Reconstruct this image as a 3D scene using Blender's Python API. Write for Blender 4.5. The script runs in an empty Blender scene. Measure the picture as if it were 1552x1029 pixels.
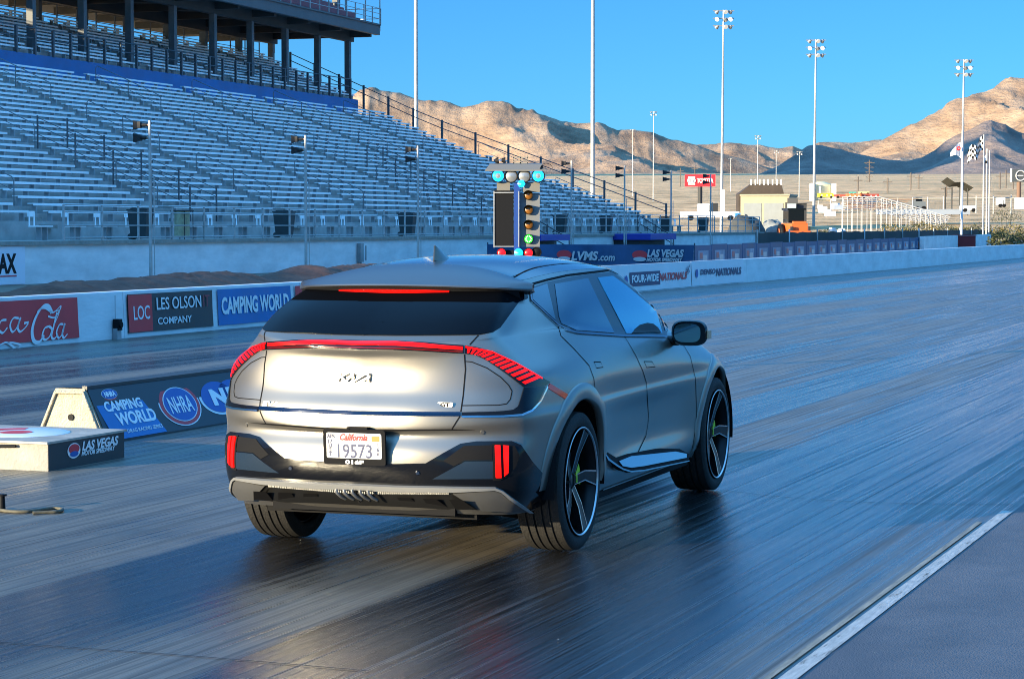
import bpy, bmesh, math, random
from mathutils import Vector, Matrix
from mathutils.bvhtree import BVHTree
random.seed(7)
scn = bpy.context.scene
COL = scn.collection
PI = math.pi
# ------------------------------------------------------------------ camera
F0, PITCH, CH = 3457.0, 0.0498, 1.709
cam_d = bpy.data.cameras.new('camera'); cam = bpy.data.objects.new('camera', cam_d); COL.objects.link(cam)
cam_d.sensor_width = 36; cam_d.lens = F0/1552*36; cam_d.clip_end = 40000; cam_d.clip_start = .1
cam.location = (0, 0, CH); cam.rotation_euler = (PI/2-PITCH, 0, 0)
scn.camera = cam
def ray(u, v):
    x = (u-776)/F0; y = -(v-514.5)/F0; c, s = math.cos(PITCH), math.sin(PITCH)
    return Vector((x, c+y*s, -s+y*c))
def at_d(u, v, d):                       # point seen at a pixel, d metres ahead
    r = ray(u, v); return Vector((0, 0, CH))+r*(d/r.y)
def at_z(u, v, z=0.0):
    r = ray(u, v); return Vector((0, 0, CH))+r*((z-CH)/r.z)
TRK, STD = .364, .3145                   # headings of the track and of the grandstand
def FR(phi, s, t, z=0.0):
    return Vector((s*math.sin(phi)-t*math.cos(phi), s*math.cos(phi)+t*math.sin(phi), z))
def at_t(u, v, phi, t):                  # (s, z) where a pixel's ray meets the upright plane t in a frame
    r = ray(u, v); k = t/(r.y*math.sin(phi)-r.x*math.cos(phi))
    return (k*(r.x*math.sin(phi)+r.y*math.cos(phi)), CH+r.z*k)
# ------------------------------------------------------------------ materials
def mat(name, col, rough=.6, metal=0, spec=.5, var=0.0, vs=3.0, bump=0.0, bs=20.0, coat=0, emit=None, es=1, stretch=None, col2=None):
    m = bpy.data.materials.new(name); m.use_nodes = True; nt = m.node_tree; b = nt.nodes['Principled BSDF']
    b.inputs['Base Color'].default_value = (*col, 1); b.inputs['Roughness'].default_value = rough
    b.inputs['Metallic'].default_value = metal; b.inputs['Specular IOR Level'].default_value = spec
    b.inputs['Coat Weight'].default_value = coat; b.inputs['Coat Roughness'].default_value = .05
    if emit: b.inputs['Emission Color'].default_value = (*emit, 1); b.inputs['Emission Strength'].default_value = es
    if var or bump:
        tc = nt.nodes.new('ShaderNodeTexCoord'); mp = nt.nodes.new('ShaderNodeMapping')
        nt.links.new(tc.outputs['Object'], mp.inputs['Vector'])
        if stretch: mp.inputs['Scale'].default_value = stretch
    if var:
        n = nt.nodes.new('ShaderNodeTexNoise'); n.inputs['Scale'].default_value = vs; n.inputs['Detail'].default_value = 6; n.inputs['Roughness'].default_value = .65
        nt.links.new(mp.outputs[0], n.inputs['Vector'])
        r = nt.nodes.new('ShaderNodeValToRGB'); r.color_ramp.elements[0].position = .33; r.color_ramp.elements[1].position = .67
        lo = tuple(c*(1-var) for c in col); hi = col2 or tuple(min(1, c*(1+var*.6)) for c in col)
        r.color_ramp.elements[0].color = (*lo, 1); r.color_ramp.elements[1].color = (*hi, 1)
        nt.links.new(n.outputs['Fac'], r.inputs[0]); nt.links.new(r.outputs[0], b.inputs['Base Color'])
        mr = nt.nodes.new('ShaderNodeMapRange'); mr.inputs['To Min'].default_value = max(0, rough-.1); mr.inputs['To Max'].default_value = min(1, rough+.1)
        nt.links.new(n.outputs['Fac'], mr.inputs[0]); nt.links.new(mr.outputs[0], b.inputs['Roughness'])
    if bump:
        n2 = nt.nodes.new('ShaderNodeTexNoise'); n2.inputs['Scale'].default_value = bs; n2.inputs['Detail'].default_value = 4
        nt.links.new(mp.outputs[0], n2.inputs['Vector'])
        bp = nt.nodes.new('ShaderNodeBump'); bp.inputs['Strength'].default_value = bump; bp.inputs['Distance'].default_value = .02
        nt.links.new(n2.outputs['Fac'], bp.inputs['Height']); nt.links.new(bp.outputs[0], b.inputs['Normal'])
    return m
# ------------------------------------------------------------------ mesh builder
class MB:
    def __init__(s): s.v = []; s.f = []; s.m = []; s.sm = []
    def add(s, vs, fs, mi=0, smooth=False):
        o = len(s.v); s.v += [tuple(v) for v in vs]; s.f += [tuple(i+o for i in f) for f in fs]
        s.m += [mi]*len(fs); s.sm += [smooth]*len(fs); return s
    def box(s, c, d, rz=0, M=None, mi=0):
        x, y, z = d[0]/2, d[1]/2, d[2]/2
        vs = [Vector((a*x, b*y, e*z)) for e in (-1, 1) for b in (-1, 1) for a in (-1, 1)]
        if M is None: M = Matrix.Rotation(rz, 3, 'Z')
        vs = [M@v+Vector(c) for v in vs]
        return s.add(vs, [(0, 2, 3, 1), (4, 5, 7, 6), (0, 1, 5, 4), (2, 6, 7, 3), (0, 4, 6, 2), (1, 3, 7, 5)], mi)
    def bb(s, x0, x1, y0, y1, z0, z1, mi=0):
        return s.box(((x0+x1)/2, (y0+y1)/2, (z0+z1)/2), (abs(x1-x0), abs(y1-y0), abs(z1-z0)), mi=mi)
    def cyl(s, a, b, r0, r1=None, n=10, caps=True, mi=0, smooth=True):
        a = Vector(a); b = Vector(b); r1 = r0 if r1 is None else r1; d = (b-a)
        if d.length < 1e-9: return s
        d.normalize(); p = d.orthogonal().normalized(); q = d.cross(p)
        vs = [a+(p*math.cos(2*PI*i/n)+q*math.sin(2*PI*i/n))*r0 for i in range(n)]+[b+(p*math.cos(2*PI*i/n)+q*math.sin(2*PI*i/n))*r1 for i in range(n)]
        s.add(vs, [(i, (i+1) % n, n+(i+1) % n, n+i) for i in range(n)], mi, smooth)
        if caps: s.add(vs, [tuple(range(n))[::-1], tuple(range(n, 2*n))], mi)
        return s
    def tube(s, pts, r, n=8, mi=0, closed=False):
        pts = [Vector(p) for p in pts]; k = len(pts); vs = []; p = None
        for i in range(k):
            d = (pts[min(i+1, k-1)]-pts[max(i-1, 0)]) if not closed else pts[(i+1) % k]-pts[i-1]
            d.normalize()
            if p is None: p = d.orthogonal().normalized()
            p = (p-d*p.dot(d)).normalized(); q = d.cross(p)
            vs += [pts[i]+(p*math.cos(2*PI*j/n)+q*math.sin(2*PI*j/n))*r for j in range(n)]
        fs = [(i*n+j, i*n+(j+1) % n, ((i+1) % k)*n+(j+1) % n, ((i+1) % k)*n+j) for i in range(k if closed else k-1) for j in range(n)]
        s.add(vs, fs, mi, True)
        if not closed: s.add(vs[:n], [tuple(range(n))[::-1]], mi); s.add(vs[-n:], [tuple(range(n))], mi)
        return s
    def lathe(s, prof, o=(0, 0, 0), ax='y', n=48, mi=0, smooth=True, a0=0, a1=2*PI):   # prof: (radius, axial)
        vs = []; full = abs(a1-a0-2*PI) < 1e-6; m = n if full else n+1
        for i in range(m):
            a = a0+(a1-a0)*i/n; c, q = math.cos(a), math.sin(a)
            for r, h in prof:
                vs.append(Vector(o)+(Vector((r*c, h, r*q)) if ax == 'y' else Vector((r*c, r*q, h)) if ax == 'z' else Vector((h, r*c, r*q))))
        k = len(prof)
        fs = [(i*k+j, i*k+j+1, ((i+1) % m)*k+j+1, ((i+1) % m)*k+j) for i in range(n) for j in range(k-1)]
        return s.add(vs, fs, mi, smooth)
    def prism(s, poly, h, M=None, mi=0):     # poly in local xy, thickness along +z
        n = len(poly); M = M or Matrix.Identity(4)
        area = sum(poly[i][0]*poly[(i+1) % n][1]-poly[(i+1) % n][0]*poly[i][1] for i in range(n))
        if area < 0: poly = poly[::-1]
        vs = [M@Vector((x, y, 0)) for x, y in poly]+[M@Vector((x, y, h)) for x, y in poly]
        from mathutils.geometry import tessellate_polygon
        tr = tessellate_polygon([[Vector((x, y, 0)) for x, y in poly]])
        fs = []
        for t in tr:
            a = (Vector(poly[t[1]])-Vector(poly[t[0]])).cross(Vector(poly[t[2]])-Vector(poly[t[0]]))
            t = tuple(t) if a > 0 else tuple(t)[::-1]
            fs += [t[::-1], tuple(i+n for i in t)]
        fs += [(i, (i+1) % n, n+(i+1) % n, n+i) for i in range(n)]
        return s.add(vs, fs, mi)
    def grid(s, P, mi=0, smooth=True, flip=False):
        a, b = len(P), len(P[0]); vs = [p for r in P for p in r]
        fs = [(i*b+j, i*b+j+1, (i+1)*b+j+1, (i+1)*b+j) for i in range(a-1) for j in range(b-1)]
        if flip: fs = [f[::-1] for f in fs]
        return s.add(vs, fs, mi, smooth)
    def text(s, txt, size, M, depth=.004, bold=0.0, shear=0.0, width=None, align='LEFT', mi=0, sy=1.0):
        cu = bpy.data.curves.new('t', 'FONT'); cu.body = txt; cu.size = size; cu.extrude = depth; cu.offset = bold; cu.shear = shear; cu.align_x = align; cu.resolution_u = 3
        o = bpy.data.objects.new('t', cu); COL.objects.link(o); dg = bpy.context.evaluated_depsgraph_get(); me = o.evaluated_get(dg).to_mesh()
        vs = [v.co.copy() for v in me.vertices]; fs = [tuple(p.vertices) for p in me.polygons]
        o.evaluated_get(dg).to_mesh_clear(); bpy.data.objects.remove(o); bpy.data.curves.remove(cu)
        if not vs: return s
        x0 = min(v.x for v in vs); x1 = max(v.x for v in vs); k = (width/(x1-x0)) if width else 1
        off = x0 if align == 'LEFT' else (x0+x1)/2
        vs = [M@Vector(((v.x-off)*k, v.y*sy, v.z)) for v in vs]
        return s.add(vs, fs, mi)
    def mesh(s, name, mats):
        me = bpy.data.meshes.new(name); me.from_pydata(s.v, [], s.f)
        for m in (mats if isinstance(mats, (list, tuple)) else [mats]): me.materials.append(m)
        me.polygons.foreach_set('material_index', s.m); me.polygons.foreach_set('use_smooth', s.sm); me.update(); return me
    def build(s, name, mats, parent=None):
        o = bpy.data.objects.new(name, s.mesh(name, mats)); COL.objects.link(o)
        if parent: o.parent = parent
        return o
def tag(o, label=None, cat=None, group=None, kind=None):
    if label: o['label'] = label
    if cat: o['category'] = cat
    if group: o['group'] = group
    if kind: o['kind'] = kind
    return o
def thing(name, label, cat, loc=(0, 0, 0), rz=0, group=None):
    o = bpy.data.objects.new(name, None); o.empty_display_size = .3; COL.objects.link(o); o.location = loc; o.rotation_euler = (0, 0, rz)
    return tag(o, label, cat, group)
def copy_tree(o, parent=None):
    c = o.copy(); COL.objects.link(c)
    if parent: c.parent = parent
    for ch in [x for x in KIDS.get(o.name, [])] or list(o.children): copy_tree(ch, c)
    return c
KIDS = {}
def FRM(phi): return PI/2-phi            # rotation that lays local x along a frame, local y to its left
def catmull(P, n):
    out = []; k = len(P)
    for i in range(k-1):
        p0 = P[max(i-1, 0)] if i else P[0]*2-P[1]; p1, p2 = P[i], P[i+1]; p3 = P[i+2] if i+2 < k else P[k-1]*2-P[k-2]
        for j in range(n):
            t = j/n; out.append(.5*((2*p1)+(p2-p0)*t+(2*p0-5*p1+4*p2-p3)*t*t+(3*p1-p0-3*p2+p3)*t**3))
    out.append(P[-1]); return out
def smooth(t): t = max(0, min(1, t)); return t*t*(3-2*t)
def interp(x, T):
    if x <= T[0][0]: return T[0][1]
    for (a, b), (c, d) in zip(T, T[1:]):
        if x <= c: return b+(d-b)*(x-a)/(c-a)
    return T[-1][1]
# ================================================================== CAR
CARX, CARY, CTH = -.4903, 12.249, .3384
paint = mat('satin_silver_paint', (.245, .228, .20), .37, .84, .5)
nt = paint.node_tree; b_ = nt.nodes['Principled BSDF']; b_.inputs['Coat Weight'].default_value = .35; b_.inputs['Coat Roughness'].default_value = .13
blackg = mat('gloss_black_plastic', (.004, .004, .005), .10, 0, .45)
blackm = mat('matte_black_plastic', (.007, .007, .008), .75, 0, .12)
glassm = mat('tinted_glass', (.002, .004, .008), .03, 0, .06)
glass2 = mat('side_glass', (.015, .07, .11), .03, .22, 1.0); glass3 = mat('sky_painted_door_glass', (.03, .30, .42), .04, .5, 1.0); glassq = mat('dark_window_surround', (.008, .014, .02), .35, 0, .5)  # front door pane: blue base colour stands in for sky seen through it
seam_m = mat('panel_gap_dark', (.006, .006, .007), .8, 0, .1)
chrome = mat('bright_trim', (.72, .72, .72), .12, 1)
dchrome = mat('dark_satin_chrome', (.10, .11, .14), .06, 1)
silverp = mat('silver_skid_plastic', (.36, .36, .35), .35, .6)
dsilver = mat('grey_skid_plastic', (.075, .075, .075), .45, .2)
redl = mat('lit_red_lamp', (.25, .0, .0), .3, 0, .25, emit=(1, .003, .001), es=.62)
redd = mat('red_lens', (.10, .003, .003), .1, 0, .5, emit=(1, .004, .002), es=.03)
redref = mat('glowing_red_reflector', (.60, .006, .004), .15, 0, .3, emit=(1, .004, .001), es=.25)  # emission gives the reflectors a glow of their own
rubber = mat('tyre_rubber', (.022, .021, .020), .75, 0, .3, var=.25, vs=8, bump=.3, bs=90)
rimb = mat('black_rim', (.006, .006, .007), .35, 0, .3)
rimm = mat('machined_rim', (.60, .60, .61), .22, 1)
lime = mat('lime_caliper', (.42, .62, .02), .4)
discm = mat('brake_disc', (.25, .24, .23), .35, 1)
satin = mat('badge_satin', (.55, .55, .55), .3, 1)

car = thing('car', 'silver electric crossover with a full-width red tail light, standing on the dragstrip lane', 'car', (CARX, CARY, 0), PI/2-CTH)
Mcar = Matrix.Translation((CARX, CARY, 0))@Matrix.Rotation(PI/2-CTH, 4, 'Z'); Mi = Mcar.inverted()
CO = Mi@Vector((0, 0, CH)); M3 = Mi.to_3x3()

RX = [-.80, -.875, -.918, -.925, -.895, -.916, -.907, -.868, -.85, -.855, -.872]
RZ = [.28, .37, .48, .58, .662, .69, .79, .88, .97, 1.045, 1.10]
SX = [-.42, -.12, .2, .6, 1.1, 1.6, 2.1, 2.5, 2.9, 3.25]
SY = [[.80, .84, .86, .86, .86, .86, .86, .86, .86, .80],
      [.86, .90, .915, .895, .885, .885, .89, .905, .915, .86],
      [.88, .925, .93, .885, .862, .862, .875, .915, .93, .87],
      [.892, .935, .938, .895, .872, .872, .885, .925, .935, .88],
      [.898, .937, .94, .908, .888, .888, .90, .93, .935, .875],
      [.900, .938, .943, .924, .915, .915, .919, .935, .938, .872],
      [.890, .928, .932, .915, .909, .909, .912, .926, .926, .85],
      [.88, .915, .925, .918, .912, .912, .912, .92, .905, .82],
      [.86, .885, .90, .90, .898, .898, .895, .89, .86, .77],
      [.785, .832, .86, .872, .872, .872, .865, .845, .80, .71],
      [.715, .785, .818, .832, .835, .833, .822, .785, .72, .62]]
SY = [[y*.985 for y in r] for r in SY]
SZ = [.26, .36, .47, .58, .672, .752, .80]
Z10 = [1.135, 1.155, 1.15, 1.12, 1.09, 1.068, 1.05, 1.03, .99, .925]
FRX = [3.60, 3.68, 3.73, 3.745, 3.745, 3.74, 3.72, 3.68, 3.64, 3.60, 3.55]
NEXP = [3.0, 3.0, 2.9, 2.7, 2.6, 2.6, 2.6, 2.6, 2.6, 2.6, 2.6]
def rearcorner(xr, zr, A, n):
    out = []
    for fy in (0, .40, .68, .86, .955):
        x = A.x-(A.x-xr)*(1-fy**n)**(1/n); out.append(Vector((x, A.y*fy, zr+(A.z-zr)*fy**1.5)))
    return out
rings = []
for l in range(11):
    side = []
    for i in range(10):
        fr = [0, .27, .53, .78, 1][l-6] if l >= 6 else 0
        z = SZ[l] if l < 6 else .80+(Z10[i]-.80)*fr
        side.append(Vector((SX[i], SY[l][i], z)))
    ring = rearcorner(RX[l], RZ[l], side[0], NEXP[l])+side
    A = side[-1]; xf = FRX[l]
    for fy, fx in ((.82, .62), (.5, .9), (0, 1)):
        ring.append(Vector((A.x+(xf-A.x)*fx, A.y*fy, A.z-(.02 if l > 8 else 0)*fx)))
    rings.append(ring)
R15s = [Vector(p) for p in ((.10, .555, 1.42), (.25, .58, 1.435), (.42, .60, 1.448), (.65, .612, 1.457), (1.0, .617, 1.462), (1.32, .613, 1.46), (1.58, .60, 1.45),
        (1.69, .555, 1.452), (1.75, .49, 1.458), (1.80, .39, 1.465), (1.83, .27, 1.47), (1.845, .13, 1.475), (1.85, 0, 1.476))]
R15s = [Vector((p.x, p.y*.985, p.z)) for p in R15s]
R15 = rearcorner(-.20, 1.43, R15s[0], 3.4)+R15s
L11 = [Vector(p) for p in ((-.40, .69, 1.165), (-.10, .755, 1.18), (.2, .792, 1.175), (.6, .81, 1.145), (1.1, .815, 1.115), (1.6, .812, 1.09), (2.06, .795, 1.075),
        (2.34, .745, 1.065), (2.55, .65, 1.06), (2.70, .53, 1.055), (2.80, .37, 1.055), (2.86, .19, 1.055), (2.88, 0, 1.055))]
L11 = [Vector((p.x, p.y*.985, p.z)) for p in L11]
R11 = rearcorner(-.81, 1.135, L11[0], 3.2)+L11
RC = [(-.67, 1.22), (-.52, 1.30), (-.365, 1.372)]
ups = []
for k, t in enumerate((.30, .56, .80)):
    side = [L11[i].lerp(R15s[i], t)+Vector((0, .022*math.sin(PI*t) if i < 9 else 0, .012*math.sin(PI*t))) for i in range(13)]
    ups.append(rearcorner(RC[k][0], RC[k][1], side[0], 3.3)+side)
rings += [R11]+ups+[R15]
ND = 7
cols = [catmull([rings[l][c] for l in range(len(rings))], ND) for c in range(18)]
rowsD = [catmull([cols[c][k] for c in range(18)], ND) for k in range(len(cols[0]))]
ARCH = .436; WZ = .368
def in_arch(p): return any(math.hypot(p[0]-wx, p[2]-WZ) < ARCH for wx in (0, 2.9)) and abs(p[1]) > .6
def body_mesh(cut):
    V = []; idx = {}; Fc = []
    K, N = len(rowsD), len(rowsD[0])
    for sgn in (1, -1):
        for k in range(K):
            for j in range(N):
                p = rowsD[k][j]
                if sgn == -1 and (j == 0 or j == N-1): idx[(sgn, k, j)] = idx[(1, k, j)]; continue
                idx[(sgn, k, j)] = len(V); V.append(Vector((p.x, p.y*sgn, p.z)))
    for sgn in (1, -1):
        for k in range(K-1):
            for j in range(N-1):
                q = (idx[(sgn, k, j)], idx[(sgn, k, j+1)], idx[(sgn, k+1, j+1)], idx[(sgn, k+1, j)])
                Fc.append(q if sgn == -1 else q[::-1])
    if cut:
        keep = []
        for f in Fc:
            n = sum(in_arch(V[i]) for i in f)
            if n < 4: keep.append(f)
        moved = set()
        for f in keep:
            for i in f:
                if i not in moved and in_arch(V[i]):
                    p = V[i]; wx = 0 if abs(p.x) < 1 else 2.9; a = math.atan2(p.z-WZ, p.x-wx)
                    moved.add(i); V[i] = Vector((wx+ARCH*math.cos(a), p.y, WZ+ARCH*math.sin(a)))
        Fc = keep
    return V, Fc
V, Fc = body_mesh(False)
BVH = BVHTree.FromPolygons(V, Fc)
V, Fc = body_mesh(True)
mb = MB(); mb.add(V, Fc, 0, True); body = mb.build('body', paint, car)
# underside and inner wheel wells
mb = MB(); mb.bb(-.70, 3.5, -.58, .58, .235, .30); mb.bb(.5, 2.4, -.84, .84, .215, .32); mb.bb(-.7, 3.4, -.55, .55, .3, .7)
for wx in (0, 2.9):
    for sg in (1, -1):
        mb.lathe([(ARCH-.002, .90*sg), (ARCH+.004, .86*sg), (ARCH, .55*sg), (.05, .55*sg)], (wx, 0, WZ), 'y', 40, a0=-.14, a1=PI+.12)
mb.build('underbody', blackm, car)
# floor between body ring bottom edges
mb = MB(); mb.add([(p.x, p.y, p.z) for p in rowsD[0]]+[(p.x, -p.y, p.z) for p in rowsD[0]], [(i, i+1, i+1+len(rowsD[0]), i+len(rowsD[0])) for i in range(len(rowsD[0])-1) if not (abs(rowsD[0][i].x) < .5 or abs(rowsD[0][i].x-2.9) < .5)])
mb.build('floor_pan', blackm, car)

def hit(u, v, off=0.0):
    d = (M3@ray(u, v)).normalized(); loc, nor, i, dist = BVH.ray_cast(CO, d)
    if loc is None:
        best = None
        for k in range(60):
            q = CO+d*(10.5+k*.1); l2, n2, _, dd = BVH.find_nearest(q)
            if best is None or dd < best[0]: best = (dd, l2, n2)
        loc, nor = best[1], best[2]
    if nor.dot(d) > 0: nor = -nor
    return loc+nor*off, nor
def patch(name, poly, m, off=.004, thick=.01, step=6, sv=None, mirror=True, parent=None, smooth=True, sym=False):
    """polygon outlined on the body surface; sym: closed across the centre line and mirrored into one mesh; mirror: a twin on the other flank"""
    bm = bmesh.new(); vs = [bm.verts.new((u, v, 0)) for u, v in poly]; bm.faces.new(vs).normal_update()
    bmesh.ops.triangulate(bm, faces=bm.faces[:])
    us = [p[0] for p in poly]; ws = [p[1] for p in poly]
    for ax, lo, hi in ((0, min(us), max(us)), (1, min(ws), max(ws))):
        stp_ = step if ax == 0 or sv is None else sv
        k = math.floor(lo/stp_)*stp_+stp_*.5+.137
        while k < hi-.2:
            if k < lo+1.0: k += stp_; continue
            co = (k, 0, 0) if ax == 0 else (0, k, 0); no = (1, 0, 0) if ax == 0 else (0, 1, 0)
            bmesh.ops.bisect_plane(bm, geom=bm.verts[:]+bm.edges[:]+bm.faces[:], plane_co=co, plane_no=no); k += stp_
    bmesh.ops.remove_doubles(bm, verts=bm.verts[:], dist=.02); bm.verts.index_update()
    H = []
    for v in bm.verts:
        if sym and v.co.x < 560:      # snap to the centre line
            p, n = hit(v.co.x, v.co.y, 0)
            if abs(p.y) < .035 and any(abs(v.co.x-a) < 1.6 and a < 548 for a in (min(us),)) : p = Vector((p.x, 0, p.z))
            H.append((p+n*off, n))
        else:
            p, n = hit(v.co.x, v.co.y, 0); H.append((p+n*off, n))
    faces = [tuple(v.index for v in f.verts) for f in bm.faces]
    bnd = [(e.verts[0].index, e.verts[1].index) for e in bm.edges if e.is_boundary]
    bm.free()
    # orientation
    a, b, c = (H[i][0] for i in faces[0][:3])
    if (b-a).cross(c-a).dot(H[faces[0][0]][1]) < 0: faces = [f[::-1] for f in faces]
    def put(mb, sg):
        n = len(H); vs = [Vector((h.x, h.y*sg, h.z)) for h, _ in H]+[Vector((h.x-nn.x*(thick+off), (h.y-nn.y*(thick+off))*sg, h.z-nn.z*(thick+off))) for h, nn in H]
        fs = faces if sg == 1 else [f[::-1] for f in faces]
        mb.add(vs, fs, 0, smooth); mb.add([vs[i] for e in bnd for i in (e[0], e[1], e[1]+n, e[0]+n)], [(4*k, 4*k+1, 4*k+2, 4*k+3) for k in range(len(bnd))], 0, False)
    par = parent or car; objs = []
    mb = MB(); put(mb, 1)
    if sym: put(mb, -1); objs.append(mb.build(name, m, par))
    else:
        objs.append(mb.build(name, m, par))
        if mirror: m2 = MB(); put(m2, -1); objs.append(m2.build(name, m, par))
    return objs
def line(name, px, w=.0035, m=None, mirror=True, off=.0015, parent=None):
    P = []
    for a, b in zip(px, px[1:]):
        n = max(1, int(math.hypot(b[0]-a[0], b[1]-a[1])/6))
        P += [hit(a[0]+(b[0]-a[0])*k/n, a[1]+(b[1]-a[1])*k/n) for k in range(n)]
    P.append(hit(*px[-1]))
    outs = []
    for sg in ((1, -1) if mirror else (1,)):
        mb = MB(); L, Rr = [], []
        for i, (p, n) in enumerate(P):
            d = (P[min(i+1, len(P)-1)][0]-P[max(i-1, 0)][0]).normalized(); q = n.cross(d).normalized()*w
            for arr, s2 in ((L, 1), (Rr, -1)):
                z = p+q*s2+n*off; arr.append(Vector((z.x, z.y*sg, z.z)))
        mb.grid([L, Rr], smooth=False); outs.append(mb.build(name, m or seam_m, parent or car))
    return outs
# ---- roof
def crown(x): return interp(x, [(-.25, 1.435), (-.1, 1.468), (.05, 1.497), (.25, 1.519), (.55, 1.536), (1.0, 1.543), (1.35, 1.53), (1.65, 1.50), (1.86, 1.476)])
rail = [p for p in rowsD[-1]]
def rail_at(x):
    best = None
    for a, b in zip(rail, rail[1:]):
        if a.x <= x <= b.x and b.x > a.x: t = (x-a.x)/(b.x-a.x); return a.lerp(b, t)
    return rail[0] if x < rail[0].x else rail[-1]
mb = MB(); G = []
for i in range(61):
    x = -.2+(1.85+.2)*i/60; r = rail_at(x); row = []
    cr = catmull([Vector((a, crown(a), 0)) for a in (-.25, -.1, .05, .25, .55, 1.0, 1.35, 1.65, 1.86)], 6); zc = interp(x, [(p.x, p.y) for p in cr])
    for j in range(31):
        s = -1+2*j/30; zz = r.z+(zc-r.z)*(1-abs(s)**2.6); row.append(Vector((x, s*max(r.y, .001), zz+.001)))
    G.append(row)
mb.grid(G, flip=True); roofp = mat('gloss_roof_paint', (.11, .115, .12), .12, .7, .5, coat=.5); roof = mb.build('roof_panel', roofp, car)
# roof seams: short lines set into the roof skin
def roofz(x, y):
    r = rail_at(x); cr = crown(x); s = min(1, abs(y)/max(r.y, .01)); return r.z+(cr-r.z)*(1-s**2.6)
for sg in (1, -1):
    mb = MB(); A = []; B = []
    for k in range(14):
        x = .03+k*.125; y = .50*sg
        A.append(Vector((x, y-.004, roofz(x, y)+.004))); B.append(Vector((x, y+.004, roofz(x, y)+.004)))
    mb.grid([A, B], smooth=False); mb.build('roof_seam', seam_m, car)
# ---- spoiler
def spo(y):  # leading x, trailing x, leading z, trailing z
    f = min(1, abs(y)/.665); xf = .04-.10*f**3; xt = -.42+.10*f**2+.22*f**6; zt = 1.402-.018*f**2-.008*f**6
    return xf, xt, roofz(max(xf, -.15), y*.9)+.006, zt
top = []; bot = []
for j in range(45):
    y = -.665+1.33*j/44; xf, xt, zf, zt = spo(y); R1 = []
    zf = zf+(zt+.022-zf)*min(1, abs(y)/.665)**5
    for i in range(13):
        t = i/12; x = xf+(xt-xf)*t; z = zf+(zt-zf)*(t**1.15)+.012*math.sin(PI*t); R1.append(Vector((x, y, z)))
    R1 = [Vector((xf+.002, y, zf-.012))]+[v+Vector((0, 0, .004)) for v in R1]
    R1 += [Vector((xt-.003, y, zt-.003)), Vector((xt+.001, y, zt-.009)), Vector((xt+.05, y, zt-.016)), Vector((min(xf-.02, xt+.22), y*.97, zt-.030))]
    top.append(R1)
mb = MB(); mb.grid(top, smooth=True, flip=True)
mb.add(top[0], [tuple(range(len(top[0])))[::-1]]); mb.add(top[-1], [tuple(range(len(top[0])))])
sp = mb.build('rear_spoiler', mat('spoiler_paint', (.13, .13, .13), .28, .8, .5), car)
md = sp.modifiers.new('w', 'WELD'); md.merge_threshold = .0005
es = sp.modifiers.new('e', 'EDGE_SPLIT'); es.split_angle = math.radians(38)
mb = MB(); mb2 = MB()
A = [];
for j in range(41):
    y = -.62+1.24*j/40; xf, xt, zf, zt = spo(y); A.append([Vector((xt+.012, y, zt-.011)), Vector((xt+.035, y, zt-.050)), Vector((xt+.055, y, zt-.082)), Vector((xt+.2, y, zt-.085)), Vector((xt+.3, y, zt-.03))])
mb.grid(A, smooth=False); mb.build('spoiler_underside', blackm, sp)
B = [];
for j in range(25):
    y = -.31+.62*j/24; xf, xt, zf, zt = spo(y); B.append([Vector((xt+.02, y, zt-.024)), Vector((xt+.010, y, zt-.026)), Vector((xt+.016, y, zt-.046)), Vector((xt+.045, y, zt-.048))])
mb2.grid(B, smooth=False, flip=True); mb2.build('brake_light', redl, sp)
# ---- fin antenna
mb = MB(); fin = []
for k in range(9):
    t = k/8; L = .25*(1-t)**.85+.012; w = .024*(1-t)+.005; z = roofz(.3, 0)-.004+.082*t; x0 = .215+.0*t
    xb = .20+.005*t; xe = xb+L; fin.append([Vector((xb, 0, z)), Vector((xb+L*.2, w, z)), Vector((xb+L*.6, w*.8, z)), Vector((xe, 0, z)), Vector((xb+L*.6, -w*.8, z)), Vector((xb+L*.2, -w, z)), Vector((xb, 0, z))])
mb.grid(fin, flip=False); mb.add(fin[-1], [(0, 1, 2, 3, 4, 5)]); mb.build('antenna_fin', paint, car)
# ---- glass
rg = patch('rear_window', [(543, 508), (600, 508.6), (680, 508), (726, 507.4), (748, 503), (757.5, 497), (785.5, 458.7), (800, 452), (797, 437), (543, 437)], glassm, .004, .008, sv=3, sym=True)[0]
wb = patch('spoiler_shade_band', [(543, 437), (790, 437), (797, 441), (786, 456), (770, 459.5), (690, 458.5), (543, 457.5)], mat('spoiler_shade_black', (.0015, .0015, .002), .9, 0, .02), .0045, .004, sym=True, parent=rg)  # black band paints in the shade below the spoiler
dlo = [(803, 437), (829, 428), (860, 421), (893, 416), (927, 413), (940, 421), (951, 431.5), (972, 449), (994, 470), (1013, 496), (1010, 508.5), (985, 509), (944, 507.8), (876, 503.5), (858, 499), (845, 492), (805.5, 456)]
patch('window_frame', dlo, glassq, .003, .008)
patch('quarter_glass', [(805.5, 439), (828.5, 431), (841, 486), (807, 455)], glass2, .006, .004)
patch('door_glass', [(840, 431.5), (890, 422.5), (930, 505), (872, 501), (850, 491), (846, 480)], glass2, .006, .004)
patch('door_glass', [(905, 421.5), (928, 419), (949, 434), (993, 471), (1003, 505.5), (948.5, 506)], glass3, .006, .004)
patch('headrest_silhouette', [(956, 506), (961, 499), (969, 492.5), (979, 490), (988, 491.5), (995, 497), (1000, 505)], mat('dark_seat_fabric', (.008, .010, .010), .6, 0, .3), .0105, .003, step=4)
patch('corner_glass', [(999.5, 477), (1014, 495), (1008, 503)], glass2, .006, .004)
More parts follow.
